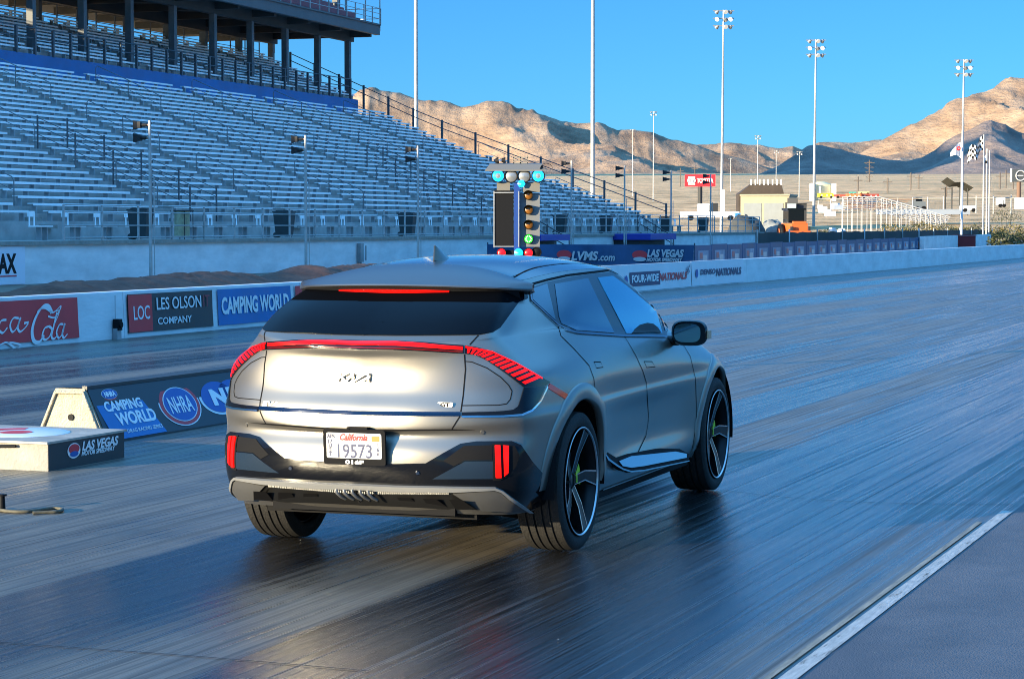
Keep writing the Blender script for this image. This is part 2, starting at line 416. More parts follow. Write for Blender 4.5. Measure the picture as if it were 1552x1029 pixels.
line('window_trim', [(803, 436), (805, 456), (845, 493), (858, 500.5), (876, 505), (944, 509.5), (1010, 510.5)], .006, dchrome, off=.008)
line('roof_trim', [(802, 432), (829, 424.5), (860, 417.5), (893, 413.5), (922, 410)], .006, seam_m, off=.004)
line('pillar_trim', [(922, 410), (936, 416), (947, 426), (966, 444)], .005, seam_m, off=.004)
# ---- tail
gate = patch('light_bar', [(543, 516.3), (600, 516.8), (640, 519), (702.5, 523.3), (703, 536.2), (640, 531.8), (600, 530), (543, 529.3)], blackg, .004, .012, step=5, sv=1.7, sym=True)[0]
patch('lamp_strip', [(543, 518.6), (600, 519), (640, 521.3), (701, 525.6), (701, 530.4), (640, 526.3), (600, 524.4), (543, 523.8)], redl, .008, .004, step=5, sv=1.7, sym=True, parent=gate)
patch('lamp_dots', [(543, 526.2), (600, 526.8), (640, 528.5), (701, 532.3), (701, 534), (640, 530), (600, 528.3), (543, 527.8)], redd, .007, .003, step=5, sv=1.7, sym=True, parent=gate)
tl = patch('tail_light', [(704.5, 523.8), (720, 526), (745, 532.5), (780, 549), (815, 569), (833, 579), (825, 585), (794, 586.5), (766, 565.5), (738, 546), (720.5, 538), (704.5, 536.2)], blackg, .005, .012, step=5, sv=3)
T0 = [(705, 526), (745, 534.5), (780, 551.5), (822, 575.5)]
for k in range(13):   # slanted lit bars that grow towards the corner
    t = (k+.3)/13; t2 = t+.043
    def tp(t): return (interp(t, [(0, 706), (.33, 742), (.66, 778), (1, 818)]), interp(t, [(0, 527), (.33, 534.8), (.66, 551.5), (1, 573.5)]))
    def bp(t): return (interp(t, [(0, 706), (.33, 728), (.66, 759), (1, 796)]), interp(t, [(0, 534.5), (.33, 540), (.66, 558.5), (1, 583)]))
    a, b, c, d = tp(t), tp(t2), bp(t2), bp(t)
    for i in (0, 1): patch('lamp_segment', [a, b, c, d], redl, .0085, .003, step=8, parent=tl[i], mirror=False) if i == 0 else None
for sgobj in (0,):
    line('lamp_edge', [(705, 526), (745, 534), (780, 550.8), (820, 573.5)], .0045, redl, off=.009, parent=tl[0], mirror=False)
# mirrored lit parts for the other lamp
for o in list(tl[0].children):
    m2 = o.data.copy(); m2.transform(Matrix.Scale(-1, 4, (0, 1, 0))); m2.flip_normals(); c = bpy.data.objects.new(o.name.split('.')[0], m2); COL.objects.link(c); c.parent = tl[1]
patch('lamp_blade', [(794, 587), (825.5, 585.5), (816, 606), (803, 621.5), (789, 628), (762, 630), (730, 630.5), (700, 630.8), (700, 624.8), (740, 624), (762, 622.8), (777, 621), (785, 615.5), (789, 604)], blackg, .006, .01, step=5)
patch('tail_garnish', [(541, 622.8), (600, 623.6), (640, 624.2), (698, 624.4), (698, 630.6), (640, 630.6), (600, 630), (541, 629)], dchrome, .009, .012, step=5, sv=1.7, sym=True)
line('garnish_edge', [(700, 631.5), (762, 631), (790, 629), (804.5, 622.5), (818, 607), (828, 586)], .005, chrome, off=.010)
patch('side_reflector', [(833, 581), (861, 598), (857, 605), (830, 588)], redd, .003, .006)
sx = patch('tail_panel_seam', [(541, 650.2), (600, 650.8), (684, 650.2), (720, 651.5), (684, 652.4), (600, 653.2), (541, 652.6)], seam_m, .001, .002, sym=True)
line('panel_gap', [(725, 508.5), (712, 522.5)])
line('panel_gap', [(704, 537), (705.5, 560), (702, 600), (698.5, 624)])
line('panel_gap', [(697, 631), (685, 650)])
line('panel_gap', [(705, 547.6), (715, 548.5), (738, 557.7), (759, 571.7), (771, 584), (776, 592.7), (773.5, 605), (767.7, 612), (755, 614), (701, 614.6)], .0025)
line('panel_gap', [(846, 494.5), (850, 509), (870, 528.8), (892.8, 554), (900, 574), (903, 605)])
line('panel_gap', [(946, 509.5), (955, 524), (964, 540), (974, 562), (979.5, 580), (983, 634), (979, 660), (967.4, 684), (978, 713)])
line('panel_gap', [(1026, 512), (1037, 525), (1046, 540), (1054, 574), (1055.8, 625), (1054, 650), (1048.5, 682)])
line('panel_gap', [(1047, 511), (1060, 518), (1075, 530), (1086, 541)])
for q in ([(900, 548.5), (910, 548.6), (914, 556.5), (904, 557.8)], [(976, 547.8), (988, 548), (993, 556), (980, 557)]):
    line('door_handle', q+[q[0]], .0025)
# ---- lower bumper
bz = patch('black_bumper', [(541, 701.8), (600, 702.5), (645.5, 701.6), (670, 687.6), (698, 672.7), (722, 669), (775, 668.4), (789, 674.5), (806, 700), (834.5, 732), (830, 760), (801, 773), (761, 741.5), (750, 737), (687, 736), (600, 734.3), (541, 731.5)], blackg, .007, .02, step=6, sym=True)[0]
patch('bumper_recess', [(656, 725), (705, 699), (747, 699), (747, 725)], mat('recess_sky_tint', (.012, .022, .038), .2, 0, .6), .010, .004, parent=bz)  # blue-grey colour paints in the sky mirrored by the recess
patch('bumper_slot', [(672, 698), (703, 676.5), (745, 675), (745, 697), (704, 697.5), (688, 706)], blackm, .010, .004, parent=bz)
for q in ([(749, 675.5), (757, 675.5), (758.5, 723), (750.5, 723)], [(761.5, 675.5), (769.5, 676), (769, 716), (763, 720.5)]):
    patch('rear_reflector', q, redref, .018, .012, parent=bz)
patch('reflector_bezel', [(746, 673), (760, 673), (779, 676), (786, 690), (781, 706), (770, 720), (757, 727), (747, 727)], blackm, .011, .004, parent=bz)
patch('skid_trim', [(541, 731.5), (600, 734.3), (687, 736), (750, 737), (761, 741.5), (803, 773), (797, 773), (757, 743), (748, 740), (687, 742.5), (600, 741.5), (541, 738.5)], silverp, .028, .02, step=6, sym=True)
patch('skid_corner', [(687, 745.5), (748, 741.5), (757, 744.5), (796, 773), (729, 770)], dsilver, .02, .02, step=6)
gr = patch('lower_grille', [(541, 741.5), (600, 744.5), (687, 745.5), (729, 770), (716, 770), (683, 750), (600, 749), (541, 746.5)], mat('grille_black', (.008, .008, .008), .35, 0, .5), .010, .01, step=4, sym=True)[0]
patch('diffuser', [(541, 746.5), (600, 749), (683, 750), (716, 770), (690, 771), (600, 766), (541, 764)], mat('diffuser_plastic', (.010, .010, .010), .4, 0, .25), .006, .012, step=5, sym=True)
# grille teeth
mb = MB()
for k in range(46):
    u = 545+k*3.0
    if u > 684: break
    v = 744.2+(u-541)*.008
    p, n = hit(u, v, .012)
    for sg in (1, -1): mb.box((p.x, p.y*sg, p.z), (.008, .006, .012))
mb.build('grille_studs', mat('grille_stud', (.12, .12, .12), .4, .6), gr)
# diffuser fins in the middle
for k in range(5):
    mb = MB(); y = .085-.043*k
    P = [Vector((-.93, y+.004, .388)), Vector((-.932, y, .372)), Vector((-.915, y-.014, .352)), Vector((-.89, y-.03, .338))]
    mb.tube(P, .009, 8); mb.build('diffuser_fin', mat('fin_grey', (.20, .20, .20), .35, .7), car)
for sg in (1, -1):
    for y in (.22, .36, .5):
        mb = MB(); mb.add([(-.885, sg*y, .355), (-.885, sg*(y+.07), .355), (-.80, sg*(y+.11), .30), (-.80, sg*(y+.0), .30), (-.885, sg*y, .345)], [(0, 1, 2, 3)]); mb.build('diffuser_vane', blackm, car)
mb = MB(); mb.bb(-.80, -.3, -.50, .50, .262, .31); mb.build('rear_undertray', blackm, car)
# parking sensors
for sg in (1, -1):
    mb = MB(); p, n = hit(634, 716, .008); p = Vector((p.x, p.y*sg, p.z)); mb.cyl(p, p+Vector((-.006, 0, 0)), .012, .009, 16); mb.build('parking_sensor', dchrome, bz)
    mb = MB(); p, n = hit(731, 655, .001); p = Vector((p.x, p.y*sg, p.z)); n = Vector((n.x, n.y*sg, n.z)); mb.cyl(p, p+n*.004, .011, .010, 16); mb.build('parking_sensor', paint, car)
# ---- licence plate
def rear_M(y, z, x, tilt=0.0, rot=0.0):      # local x -> car -y (right), local y -> up, local z -> backwards
    B = Matrix(((0, 0, -1, x), (-1, 0, 0, y), (0, 1, 0, z), (0, 0, 0, 1)))
    return B@Matrix.Rotation(tilt, 4, 'X')@Matrix.Rotation(rot, 4, 'Z')
PM = rear_M(-.022, .606, -.952, .06, 0)
def rbox(w, h, r, n=5):
    out = []
    for cx, cy, a in ((w/2-r, h/2-r, 0), (-w/2+r, h/2-r, PI/2), (-w/2+r, -h/2+r, PI), (w/2-r, -h/2+r, 1.5*PI)):
        out += [(cx+r*math.cos(a+PI/2*k/n), cy+r*math.sin(a+PI/2*k/n)) for k in range(n+1)]
    return out
mb = MB(); mb.prism(rbox(.335, .178, .014), .014, PM@Matrix.Translation((0, 0, -.008))); mb.prism(rbox(.29, .14, .01), .03, PM@Matrix.Translation((0, 0, -.03)))
pl = mb.build('licence_plate', blackm, car)
whitep = mat('plate_white', (.50, .50, .48), .5); ink = mat('plate_ink', (.02, .03, .09), .5); redink = mat('plate_red', (.45, .01, .015), .5); orange = mat('sticker_orange', (.85, .16, .02), .5); whitel = mat('white_lettering', (.8, .8, .8), .5)
mb = MB(); mb.prism(rbox(.298, .128, .01), .003, PM@Matrix.Translation((0, .008, .006))); mb.build('plate_face', whitep, pl)
PT = lambda x, y: PM@Matrix.Translation((x, y, .0095))
mb = MB(); mb.text('19573', .098, PT(.004, -.052), .001, .0006, align='CENTER', width=.185)
for k, ch in enumerate('APR'): pass
mb.text('APR', .026, PT(-.145, .046), .001, .0006, width=.045)
for k, ch in enumerate(('17', 'U', 'S', 'T')): mb.text(ch, .028, PT(-.128, .018-.021*k), .001, .0006, align='CENTER')
for k, ch in enumerate(('1', '6', '6')): mb.text(ch, .026, PT(.130, .006-.022*k), .001, .0006, align='CENTER')
mb.build('plate_number', ink, pl)
mb = MB(); mb.text('California', .045, PT(0.0, .036), .001, .0014, shear=.35, align='CENTER', width=.15); mb.build('plate_script', redink, pl)
mb = MB(); mb.prism(rbox(.042, .028, .004), .001, PT(.118, .046)); mb.build('plate_sticker', orange, pl)
mb = MB(); mb.text('016F', .027, PM@Matrix.Translation((0, -.084, .0065)), .001, .001, align='CENTER', width=.10); mb.build('frame_lettering', whitel, pl)
mb = MB(); mb.bb(-.955, -.88, -.09, .02, .690, .706); mb.cyl((-.93, .01, .693), (-.962, .01, .688), .012, .011, 12); mb.build('rear_camera', blackm, car)
# ---- badges
def surf_x(y, z):
    loc, nor, i, d = BVH.ray_cast(Vector((-3, y, z)), Vector((1, 0, 0))); return loc.x if loc else -.9
def stroke(mb, pts, w, x, M):
    for (a, b) in zip(pts, pts[1:]):
        a = Vector(a); b = Vector(b); d = (b-a).normalized(); n = Vector((-d.y, d.x))*w/2
        mb.prism([tuple(a+n), tuple(b+n), tuple(b-n), tuple(a-n)], .006, M)
c = hit(537, 572)[0]; M = rear_M(c.y, c.z, surf_x(c.y, c.z)-.010, 0)
mb = MB()
stroke(mb, [(-.088, -.02), (-.080, .02)], .009, 0, M); stroke(mb, [(-.080, -.004), (-.035, .02)], .009, 0, M); stroke(mb, [(-.065, .004), (-.038, -.02), (-.005, .02)], .009, 0, M)
stroke(mb, [(-.002, .02), (-.002, -.02)], .009, 0, M); stroke(mb, [(.0, -.02), (.066, .02), (.082, .02), (.082, -.02)], .009, 0, M); stroke(mb, [(.05, -.014), (.08, -.002)], .007, 0, M)
mb.build('maker_badge', satin, car)
c = hit(410, 611)[0]; mb = MB(); mb.text('EV6', .040, rear_M(c.y, c.z-.013, surf_x(c.y, c.z)-.004), .003, .001, shear=.2, align='CENTER', width=.085, sy=.8); mb.build('model_badge', satin, car)
c = hit(675, 613)[0]; mb = MB(); mb.prism(rbox(.078, .022, .004), .003, rear_M(c.y, c.z, surf_x(c.y, c.z)-.002)); bb = mb.build('trim_badge', satin, car)
mb = MB(); mb.text('GT', .026, rear_M(c.y, c.z-.009, surf_x(c.y, c.z)-.006), .001, .001, align='CENTER', width=.05); mb.build('badge_letters', blackm, bb)
# ---- sill and flank trim
def sill_pt(u, v, o=0.0):       # upper face of the sill, tilted towards the sky
    d = (M3@ray(u, v)).normalized(); k = (-.930+o+.38*(CO.z-.33)-CO.y)/(d.y-.38*d.z); return CO+d*k
def sill_patch(name, poly, m, th=.02, o=0.0):
    P = [sill_pt(u, v, o) for u, v in poly]; outs = []
    for sg in (1, -1):
        mb = MB(); n = len(P); a = [Vector((p.x, p.y*sg, p.z)) for p in P]; b = [Vector((p.x, (p.y+th)*sg, p.z-.004)) for p in P]
        mb.add(a+b, [tuple(range(n))]+[(i, (i+1) % n, n+(i+1) % n, n+i) for i in range(n)]); outs.append(mb.build(name, m, car))
    return outs
sill_patch('sill_step', [(916, 682), (924, 695), (936, 703), (944, 709), (956, 713), (977, 711), (1020, 702), (1044, 697), (1045, 688), (1030, 680), (1000, 679), (957, 687), (935, 694)], blackm, .03, .004)
sill_patch('sill_trim', [(938.4, 698.5), (956.7, 691), (1024, 684), (1041, 687.5), (1041, 693.3), (976.4, 706), (956.7, 708.5), (944, 706)], mat('polished_sill', (.22, .26, .32), .10, .9), .012, -.004)
sill_patch('sill_lip', [(914, 681), (922, 697), (936, 707), (945, 712), (957, 715.5), (977, 713.5), (1045, 699), (1045, 697.4), (977, 711.5), (957, 713.3), (945, 709.6), (937, 704.5), (924, 695)], dchrome, .03, -.008)
line('sill_edge', [(913, 744), (960, 729), (1019, 710)], .004, silverp, off=.006)
# ---- wheel arches
for wx in (0, 2.9):
    for sg in (1, -1):
        rows_ = []
        for i in range(49):
            a = -.10+(PI+(.24 if wx else .10))*i/48; row = []
            for r, o in ((ARCH-.004, -.03), (ARCH-.004, .004), (ARCH+.006, .009), (ARCH+.075, .008), (ARCH+.082, .004), (ARCH+.084, -.006)):
                x = wx+r*math.cos(a); z = WZ+r*math.sin(a); z = max(z, .262)
                loc, nor, ii, dd = BVH.ray_cast(Vector((x, 2*sg, z)), Vector((0, -sg, 0)))
                y = loc.y if loc is not None else .9*sg
                row.append(Vector((x, y+o*sg, z)))
            rows_.append(row)
        mb = MB(); mb.grid(rows_, flip=(sg > 0)); mb.build('wheel_arch', paint, car)
# ---- mirror
for sg in (1, -1):
    mb = MB(); c = Vector((1.93, -.986, 1.065)) ; G = []
    for i in range(9):
        a = i/8; x = -.05+.15*a; k = math.sqrt(max(0, 1-(a)**3)); kk = [.90, 1, 1, .99, .96, .9, .8, .62, .2][i]
        G.append([Vector((c.x+x, (c.y+ (.112*kk)*math.copysign(abs(math.cos(t))**.6, math.cos(t))+.02*a)*sg, c.z+(.078*kk)*math.copysign(abs(math.sin(t))**.7, math.sin(t)))) for t in [2*PI*j/24 for j in range(25)]])
    mb.grid(G, flip=(sg < 0)); mb.add(G[0][:-1], [tuple(range(24))]); mb.add(G[-1][:-1], [tuple(range(24))[::-1]])
    mb.cyl((c.x+.03, (-.90)*sg, c.z-.05), (c.x+.05, -.78*sg, c.z-.055), .030, .035, 10)
    mo = mb.build('mirror', blackg, car)
    mb = MB(); g = [Vector((c.x-.053, (c.y+.010+.082*math.copysign(abs(math.cos(t))**.6, math.cos(t)))*sg, c.z+.056*math.copysign(abs(math.sin(t))**.7, math.sin(t)))) for t in [2*PI*j/24 for j in range(24)]]
    mb.add(g, [tuple(range(24))]); mb.build('mirror_glass', mat('mirror_silver', (.35, .45, .42), .05, 1), mo)
    mb = MB(); mb.box((c.x+.0, (c.y-.112)*sg, c.z-.01), (.07, .01, .05)); mb.build('turn_signal', mat('amber_clear', (.6, .35, .2), .2), mo)
# ---- wheels
def make_wheel(x, y, sg):
    R, W = .368, .255
    mb = MB(); prof = [(.285, -.10), (.288, -.118), (.315, -.128), (.345, -.122), (.360, -.112)]
    def tr(a): return R-.0015*(a/.11)**2*4
    pr = []
    edges = [-.098, -.060, -.022, .022, .060, .098]
    a = -.11; pts = [(-.110, tr(.11))]
    for gc in (-.066, -.024, .024, .066):
        pts += [(gc-.0055, tr(gc)), (gc-.0045, R-.011), (gc+.0045, R-.011), (gc+.0055, tr(gc))]
    pts += [(.110, tr(.11))]
    prof += [(r, h) for h, r in pts] + [(.360, .112), (.345, .122), (.315, .128), (.288, .118), (.285, .10)]
    mb.lathe(prof, (0, 0, 0), 'y', 72)
    t = mb.build('wheel', rubber, car); t.location = (x, y, R); es = t.modifiers.new('e', 'EDGE_SPLIT'); es.split_angle = math.radians(35)
    o = -sg     # outer side sign in local y
    # sidewall lettering ring and tread blocks stay in the tyre mesh; rim:
    s = sg
    mb = MB(); mb.lathe([(.20, .02*s), (.272, -.09*s), (.283, -.10*s), (.272, -.08*s), (.262, .04*s), (.266, .10*s), (.284, .122*s), (.287, .128*s), (.282, .131*s)], (0, 0, 0), 'y', 64)
    mb.lathe([(.0, .072*s), (.055, .072*s), (.06, .055*s), (.06, .0)], (0, 0, 0), 'y', 32)
    rim = mb.build('rim', rimb, t)
    mb = MB(); mb.lathe([(.286, .130*s), (.283, .1325*s), (.278, .130*s), (.276, .124*s)], (0, 0, 0), 'y', 64)
    md = MB()
    for k in range(5):
        a = 2*PI*k/5+.30; Rk = Matrix.Rotation(a*1, 4, 'Y')
        def P(r, tt, h): return Rk@Vector((r*math.sin(tt)*s, h*s, r*math.cos(tt)))
        # swept blade: from hub out, kinks half way
        for mbx, w0, w1, dh, off in ((md, .030, .034, 0, 0), ):
            L = [(.045, -.60, .075), (.15, -.10, .098), (.272, -.20, .122)]; Q = [(.045, .60, .075), (.15, .28, .098), (.272, .10, .122)]
            A = [P(*q) for q in L]; B = [P(*q) for q in Q]; A2 = [P(q[0], q[1], q[2]-.03) for q in L]; B2 = [P(q[0], q[1], q[2]-.03) for q in Q]
            mbx.grid([A, B], smooth=False); mbx.grid([A, A2], smooth=False); mbx.grid([B, B2], smooth=False)
        for e in (1, -1):
            for (r0, t0, h0), (r1, t1, h1) in (zip(L, L[1:]) if e == 1 else zip(Q, Q[1:])):
                d0 = .042*e*(.15/r0 if r0 > .1 else 2.2); d1 = .042*e*(.15/r1)
                mb.grid([[P(r0, t0, h0+.0015), P(r1, t1, h1+.0015)], [P(r0, t0+d0, h0+.002), P(r1, t1+d1, h1+.002)]], smooth=False)
    md.build('spoke', rimb, t); mb.build('machined_face', rimm, t)
    mb = MB(); mb.lathe([(.05, .02*s), (.19, .02*s), (.19, -.005*s), (.05, -.005*s)], (0, 0, 0), 'y', 48); mb.build('brake_disc', discm, t)
    mb = MB(); fx = .0
    mb.lathe([(.055, .082*s), (.12, .082*s), (.125, .02*s), (.125, -.02*s), (.055, -.02*s), (.055, .082*s)], (0, 0, 0), 'y', 12, a0=-.25, a1=.75); mb.build('brake_caliper', lime, t)
    return t
for x in (0, 2.9):
    for sg in (1, -1): make_wheel(x, .781*sg, sg)
mb = MB(); mb.cyl((0, -.7, .36), (0, .7, .36), .05); mb.tube([(.2, .66, .3), (-.12, .60, .2), (-.15, .2, .24)], .03); mb.tube([(.2, -.66, .3), (-.12, -.60, .2), (-.15, -.2, .24)], .03)
mb.build('rear_suspension', blackm, car)
# ================================================================== GROUND
def track_mat():
    m = bpy.data.materials.new('rubbered_track'); m.use_nodes = True; nt = m.node_tree; L = nt.links.new; b = nt.nodes['Principled BSDF']
    tc = nt.nodes.new('ShaderNodeTexCoord')
    def noise(sx, sy, sc=1.0, det=6, rough=.6, off=0):
        mp = nt.nodes.new('ShaderNodeMapping'); mp.inputs['Scale'].default_value = (sx, sy, 1); mp.inputs['Location'].default_value = (off, off*1.7, 0); L(tc.outputs['Object'], mp.inputs[0])
        n = nt.nodes.new('ShaderNodeTexNoise'); n.inputs['Scale'].default_value = sc; n.inputs['Detail'].default_value = det; n.inputs['Roughness'].default_value = rough; L(mp.outputs[0], n.inputs['Vector']); return n.outputs['Fac']
    def ramp(f, a, b2, va=0.0, vb=1.0):
        r = nt.nodes.new('ShaderNodeMapRange'); r.interpolation_type = 'SMOOTHSTEP'
        for k, x in zip(('From Min', 'From Max', 'To Min', 'To Max'), (a, b2, va, vb)): r.inputs[k].default_value = x
        L(f, r.inputs[0]); return r.outputs[0]
    def mth(op, a, b2, cl=False):
        n = nt.nodes.new('ShaderNodeMath'); n.operation = op; n.use_clamp = cl
        for i, q in enumerate((a, b2)):
            if isinstance(q, (int, float)): n.inputs[i].default_value = q
            else: L(q, n.inputs[i])
        return n.outputs[0]
    broad = noise(.035, .55, 1, 4, .5)                # wide tyre grooves of rubber along the lane
    mid = noise(.06, 2.4, 1, 5, .65, 3)
    fine = noise(.22, 26, 1, 6, .7, 7)                # thin scraped lines
    vfine = noise(.8, 95, 1, 3, .6, 11)
    blot = noise(1.1, 1.1, 1, 6, .6, 5)
    grain = noise(60, 60, 1, 3, .6, 9)
    # lane grooves: the wheel paths carry the most rubber
    sep = nt.nodes.new('ShaderNodeSeparateXYZ'); L(tc.outputs['Object'], sep.inputs[0])
    def band(c, w):
        d = mth('ABSOLUTE', mth('SUBTRACT', sep.outputs[1], c), 0); return ramp(d, w, w*.45)
    gro = mth('MAXIMUM', mth('MAXIMUM', band(3.4, 1.05), band(5.5, .50)), mth('MULTIPLY', mth('MAXIMUM', band(12.2, .8), band(14.3, .8)), .45))
    gro = mth('MULTIPLY', gro, ramp(noise(.09, 1.1, 1, 4, .6, 21), .25, .6, .45, 1.0))
    rub = mth('ADD', mth('MULTIPLY', gro, .46), mth('ADD', mth('MULTIPLY', broad, .55), mth('MULTIPLY', mid, .62)))
    rub = mth('ADD', rub, mth('MULTIPLY', mth('SUBTRACT', fine, .5), .55)); rub = mth('ADD', rub, mth('MULTIPLY', mth('SUBTRACT', blot, .5), .28))
    rm = ramp(rub, .50, .78)
    lines = ramp(noise(.05, 17, 1, 3, .75, 31), .60, .68); lines2 = ramp(noise(.16, 42, 1, 3, .7, 41), .60, .70)
    scr = ramp(fine, .36, .62); vs = ramp(vfine, .38, .66)
    col = nt.nodes.new('ShaderNodeMix'); col.data_type = 'RGBA'; L(rm, col.inputs[0])
    c1 = nt.nodes.new('ShaderNodeMix'); c1.data_type = 'RGBA'; L(scr, c1.inputs[0]); c1.inputs[6].default_value = (.045, .039, .03, 1); c1.inputs[7].default_value = (.20, .168, .12, 1)
    c2 = nt.nodes.new('ShaderNodeMix'); c2.data_type = 'RGBA'; L(vs, c2.inputs[0]); c2.inputs[6].default_value = (.008, .008, .009, 1); c2.inputs[7].default_value = (.04, .038, .036, 1)
    L(c1.outputs[2], col.inputs[6]); L(c2.outputs[2], col.inputs[7])
    ln = nt.nodes.new('ShaderNodeMix'); ln.data_type = 'RGBA'; ln.blend_type = 'MULTIPLY'; L(mth('MAXIMUM', mth('MULTIPLY', lines, .8), mth('MULTIPLY', lines2, .55)), ln.inputs[0]); L(col.outputs[2], ln.inputs[6]); ln.inputs[7].default_value = (.06, .055, .05, 1)
    L(ln.outputs[2], b.inputs['Base Color'])
    ro = mth('ADD', mth('MULTIPLY', rm, -.28), .47); ro = mth('ADD', ro, mth('MULTIPLY', mth('SUBTRACT', fine, .5), -.8)); ro = mth('ADD', ro, mth('MULTIPLY', mth('SUBTRACT', vfine, .5), .16))
    ro = mth('ADD', ro, mth('MULTIPLY', lines, .25)); ro = mth('MAXIMUM', ro, .07); L(ro, b.inputs['Roughness']); b.inputs['Specular IOR Level'].default_value = .75
    h = mth('ADD', mth('MULTIPLY', fine, 1.5), mth('ADD', mth('MULTIPLY', vfine, .35), mth('MULTIPLY', grain, .22)))
    bp = nt.nodes.new('ShaderNodeBump'); bp.inputs['Strength'].default_value = .5; bp.inputs['Distance'].default_value = .006; L(h, bp.inputs['Height']); L(bp.outputs[0], b.inputs['Normal'])
    return m
def flat(name, m, t0, t1, s0, s1, z, phi=TRK, kind='structure', nx=1):
    mb = MB(); mb.add([(s0, t0, z), (s1, t0, z), (s1, t1, z), (s0, t1, z)], [(0, 1, 2, 3)])
    o = mb.build(name, m); o.rotation_euler = (0, 0, FRM(phi)); tag(o, kind=kind); return o
flat('track', track_mat(), 2.03, 17.9, -12, 420, 0.0)
# white edge line, worn
wl2_ = mat('ghost_line_paint', (.26, .24, .19), .7, var=.5, vs=6, stretch=(.6, 5, 1))
wl = mat('worn_white_paint', (.42, .41, .38), .6, var=.35, vs=9, stretch=(.7, 6, 1), bump=.2, bs=60)
nt = wl.node_tree; b_ = nt.nodes['Principled BSDF']; tc = nt.nodes.new('ShaderNodeTexCoord'); mp = nt.nodes.new('ShaderNodeMapping'); mp.inputs['Scale'].default_value = (2.2, 14, 1)
nn = nt.nodes.new('ShaderNodeTexNoise'); nn.inputs['Scale'].default_value = 1.5; nn.inputs['Detail'].default_value = 8; nn.inputs['Roughness'].default_value = .75; rr = nt.nodes.new('ShaderNodeMapRange'); rr.inputs[1].default_value = .31; rr.inputs[2].default_value = .45
nt.links.new(tc.outputs['Object'], mp.inputs[0]); nt.links.new(mp.outputs[0], nn.inputs['Vector']); nt.links.new(nn.outputs['Fac'], rr.inputs[0]); nt.links.new(rr.outputs[0], b_.inputs['Alpha'])
flat('edge_line', wl, 2.03, 2.098, -12, 13.75, .006); flat('worn_inner_line', wl2_ , 2.125, 2.155, -12, 13.2, .005)
pav = mat('blue_grey_apron', (.078, .084, .100), .6, var=.25, vs=1.3, bump=.6, bs=120, col2=(.105, .11, .125))
flat('apron', pav, -60, 2.031, -12, 13.7, .002)
asp = mat('dark_asphalt', (.045, .045, .05), .5, var=.3, vs=.7, bump=.3, bs=120)
flat('side_road', asp, -60, 2.031, 13.7, 420, .002)
flat('verge', mat('packed_dirt', (.20, .15, .105), .9, var=.3, vs=.6, bump=.4, bs=30), 18.1, 60, -20, 420, -.02)
# desert floor that rises to the foot of the mountains
def desert_z(x, y):
    d = math.hypot(x, y); z = max(0, d-280)*.0245
    if d > 5200: z = (5200-280)*.0245
    n = (math.sin(x*.011+y*.006)+math.sin(x*.023-y*.013+2)+.6*math.sin(y*.031+x*.004))*.18
    return -.06+z+(n*smooth((d-300)/600))
mb = MB(); G = []
for i in range(90):
    d = 60*(14000/60)**(i/89) if i else 5
    G.append([Vector((d*math.sin(a), d*math.cos(a), desert_z(d*math.sin(a), d*math.cos(a)))) for a in [math.radians(-75+150*k/80) for k in range(81)]])
# nearest ring starts behind the camera so the sheet closes under it
mb.grid(G, flip=True); mb.add([(-3000, -3000, -.07), (3000, -3000, -.07), (3000, 25, -.07), (-3000, 25, -.07)], [(0, 1, 2, 3)])
dm = bpy.data.materials.new('desert_scrub'); dm.use_nodes = True; nt = dm.node_tree; L = nt.links.new; b_ = nt.nodes['Principled BSDF']; b_.inputs['Roughness'].default_value = .95
tc = nt.nodes.new('ShaderNodeTexCoord'); n1 = nt.nodes.new('ShaderNodeTexNoise'); n1.inputs['Scale'].default_value = .12; n1.inputs['Detail'].default_value = 8; n1.inputs['Roughness'].default_value = .75
n2 = nt.nodes.new('ShaderNodeTexNoise'); n2.inputs['Scale'].default_value = .006; n2.inputs['Detail'].default_value = 5
L(tc.outputs['Object'], n1.inputs['Vector']); L(tc.outputs['Object'], n2.inputs['Vector'])
r1 = nt.nodes.new('ShaderNodeValToRGB'); e = r1.color_ramp.elements; e[0].position = .42; e[0].color = (.34, .20, .08, 1); e[1].position = .52; e[1].color = (.85, .53, .27, 1)
r2 = nt.nodes.new('ShaderNodeValToRGB'); e = r2.color_ramp.elements; e[0].position = .35; e[0].color = (.75, .75, .7, 1); e[1].position = .65; e[1].color = (1.1, 1.02, .95, 1)
mx = nt.nodes.new('ShaderNodeMix'); mx.data_type = 'RGBA'; mx.blend_type = 'MULTIPLY'; mx.inputs[0].default_value = 1
L(n1.outputs['Fac'], r1.inputs[0]); L(n2.outputs['Fac'], r2.inputs[0]); L(r1.outputs[0], mx.inputs[6]); L(r2.outputs[0], mx.inputs[7]); L(mx.outputs[2], b_.inputs['Base Color'])
bp = nt.nodes.new('ShaderNodeBump'); bp.inputs['Strength'].default_value = 1; bp.inputs['Distance'].default_value = 1.8; L(n1.outputs['Fac'], bp.inputs['Height']); L(bp.outputs[0], b_.inputs['Normal'])
tag(mb.build('desert', dm), kind='structure')
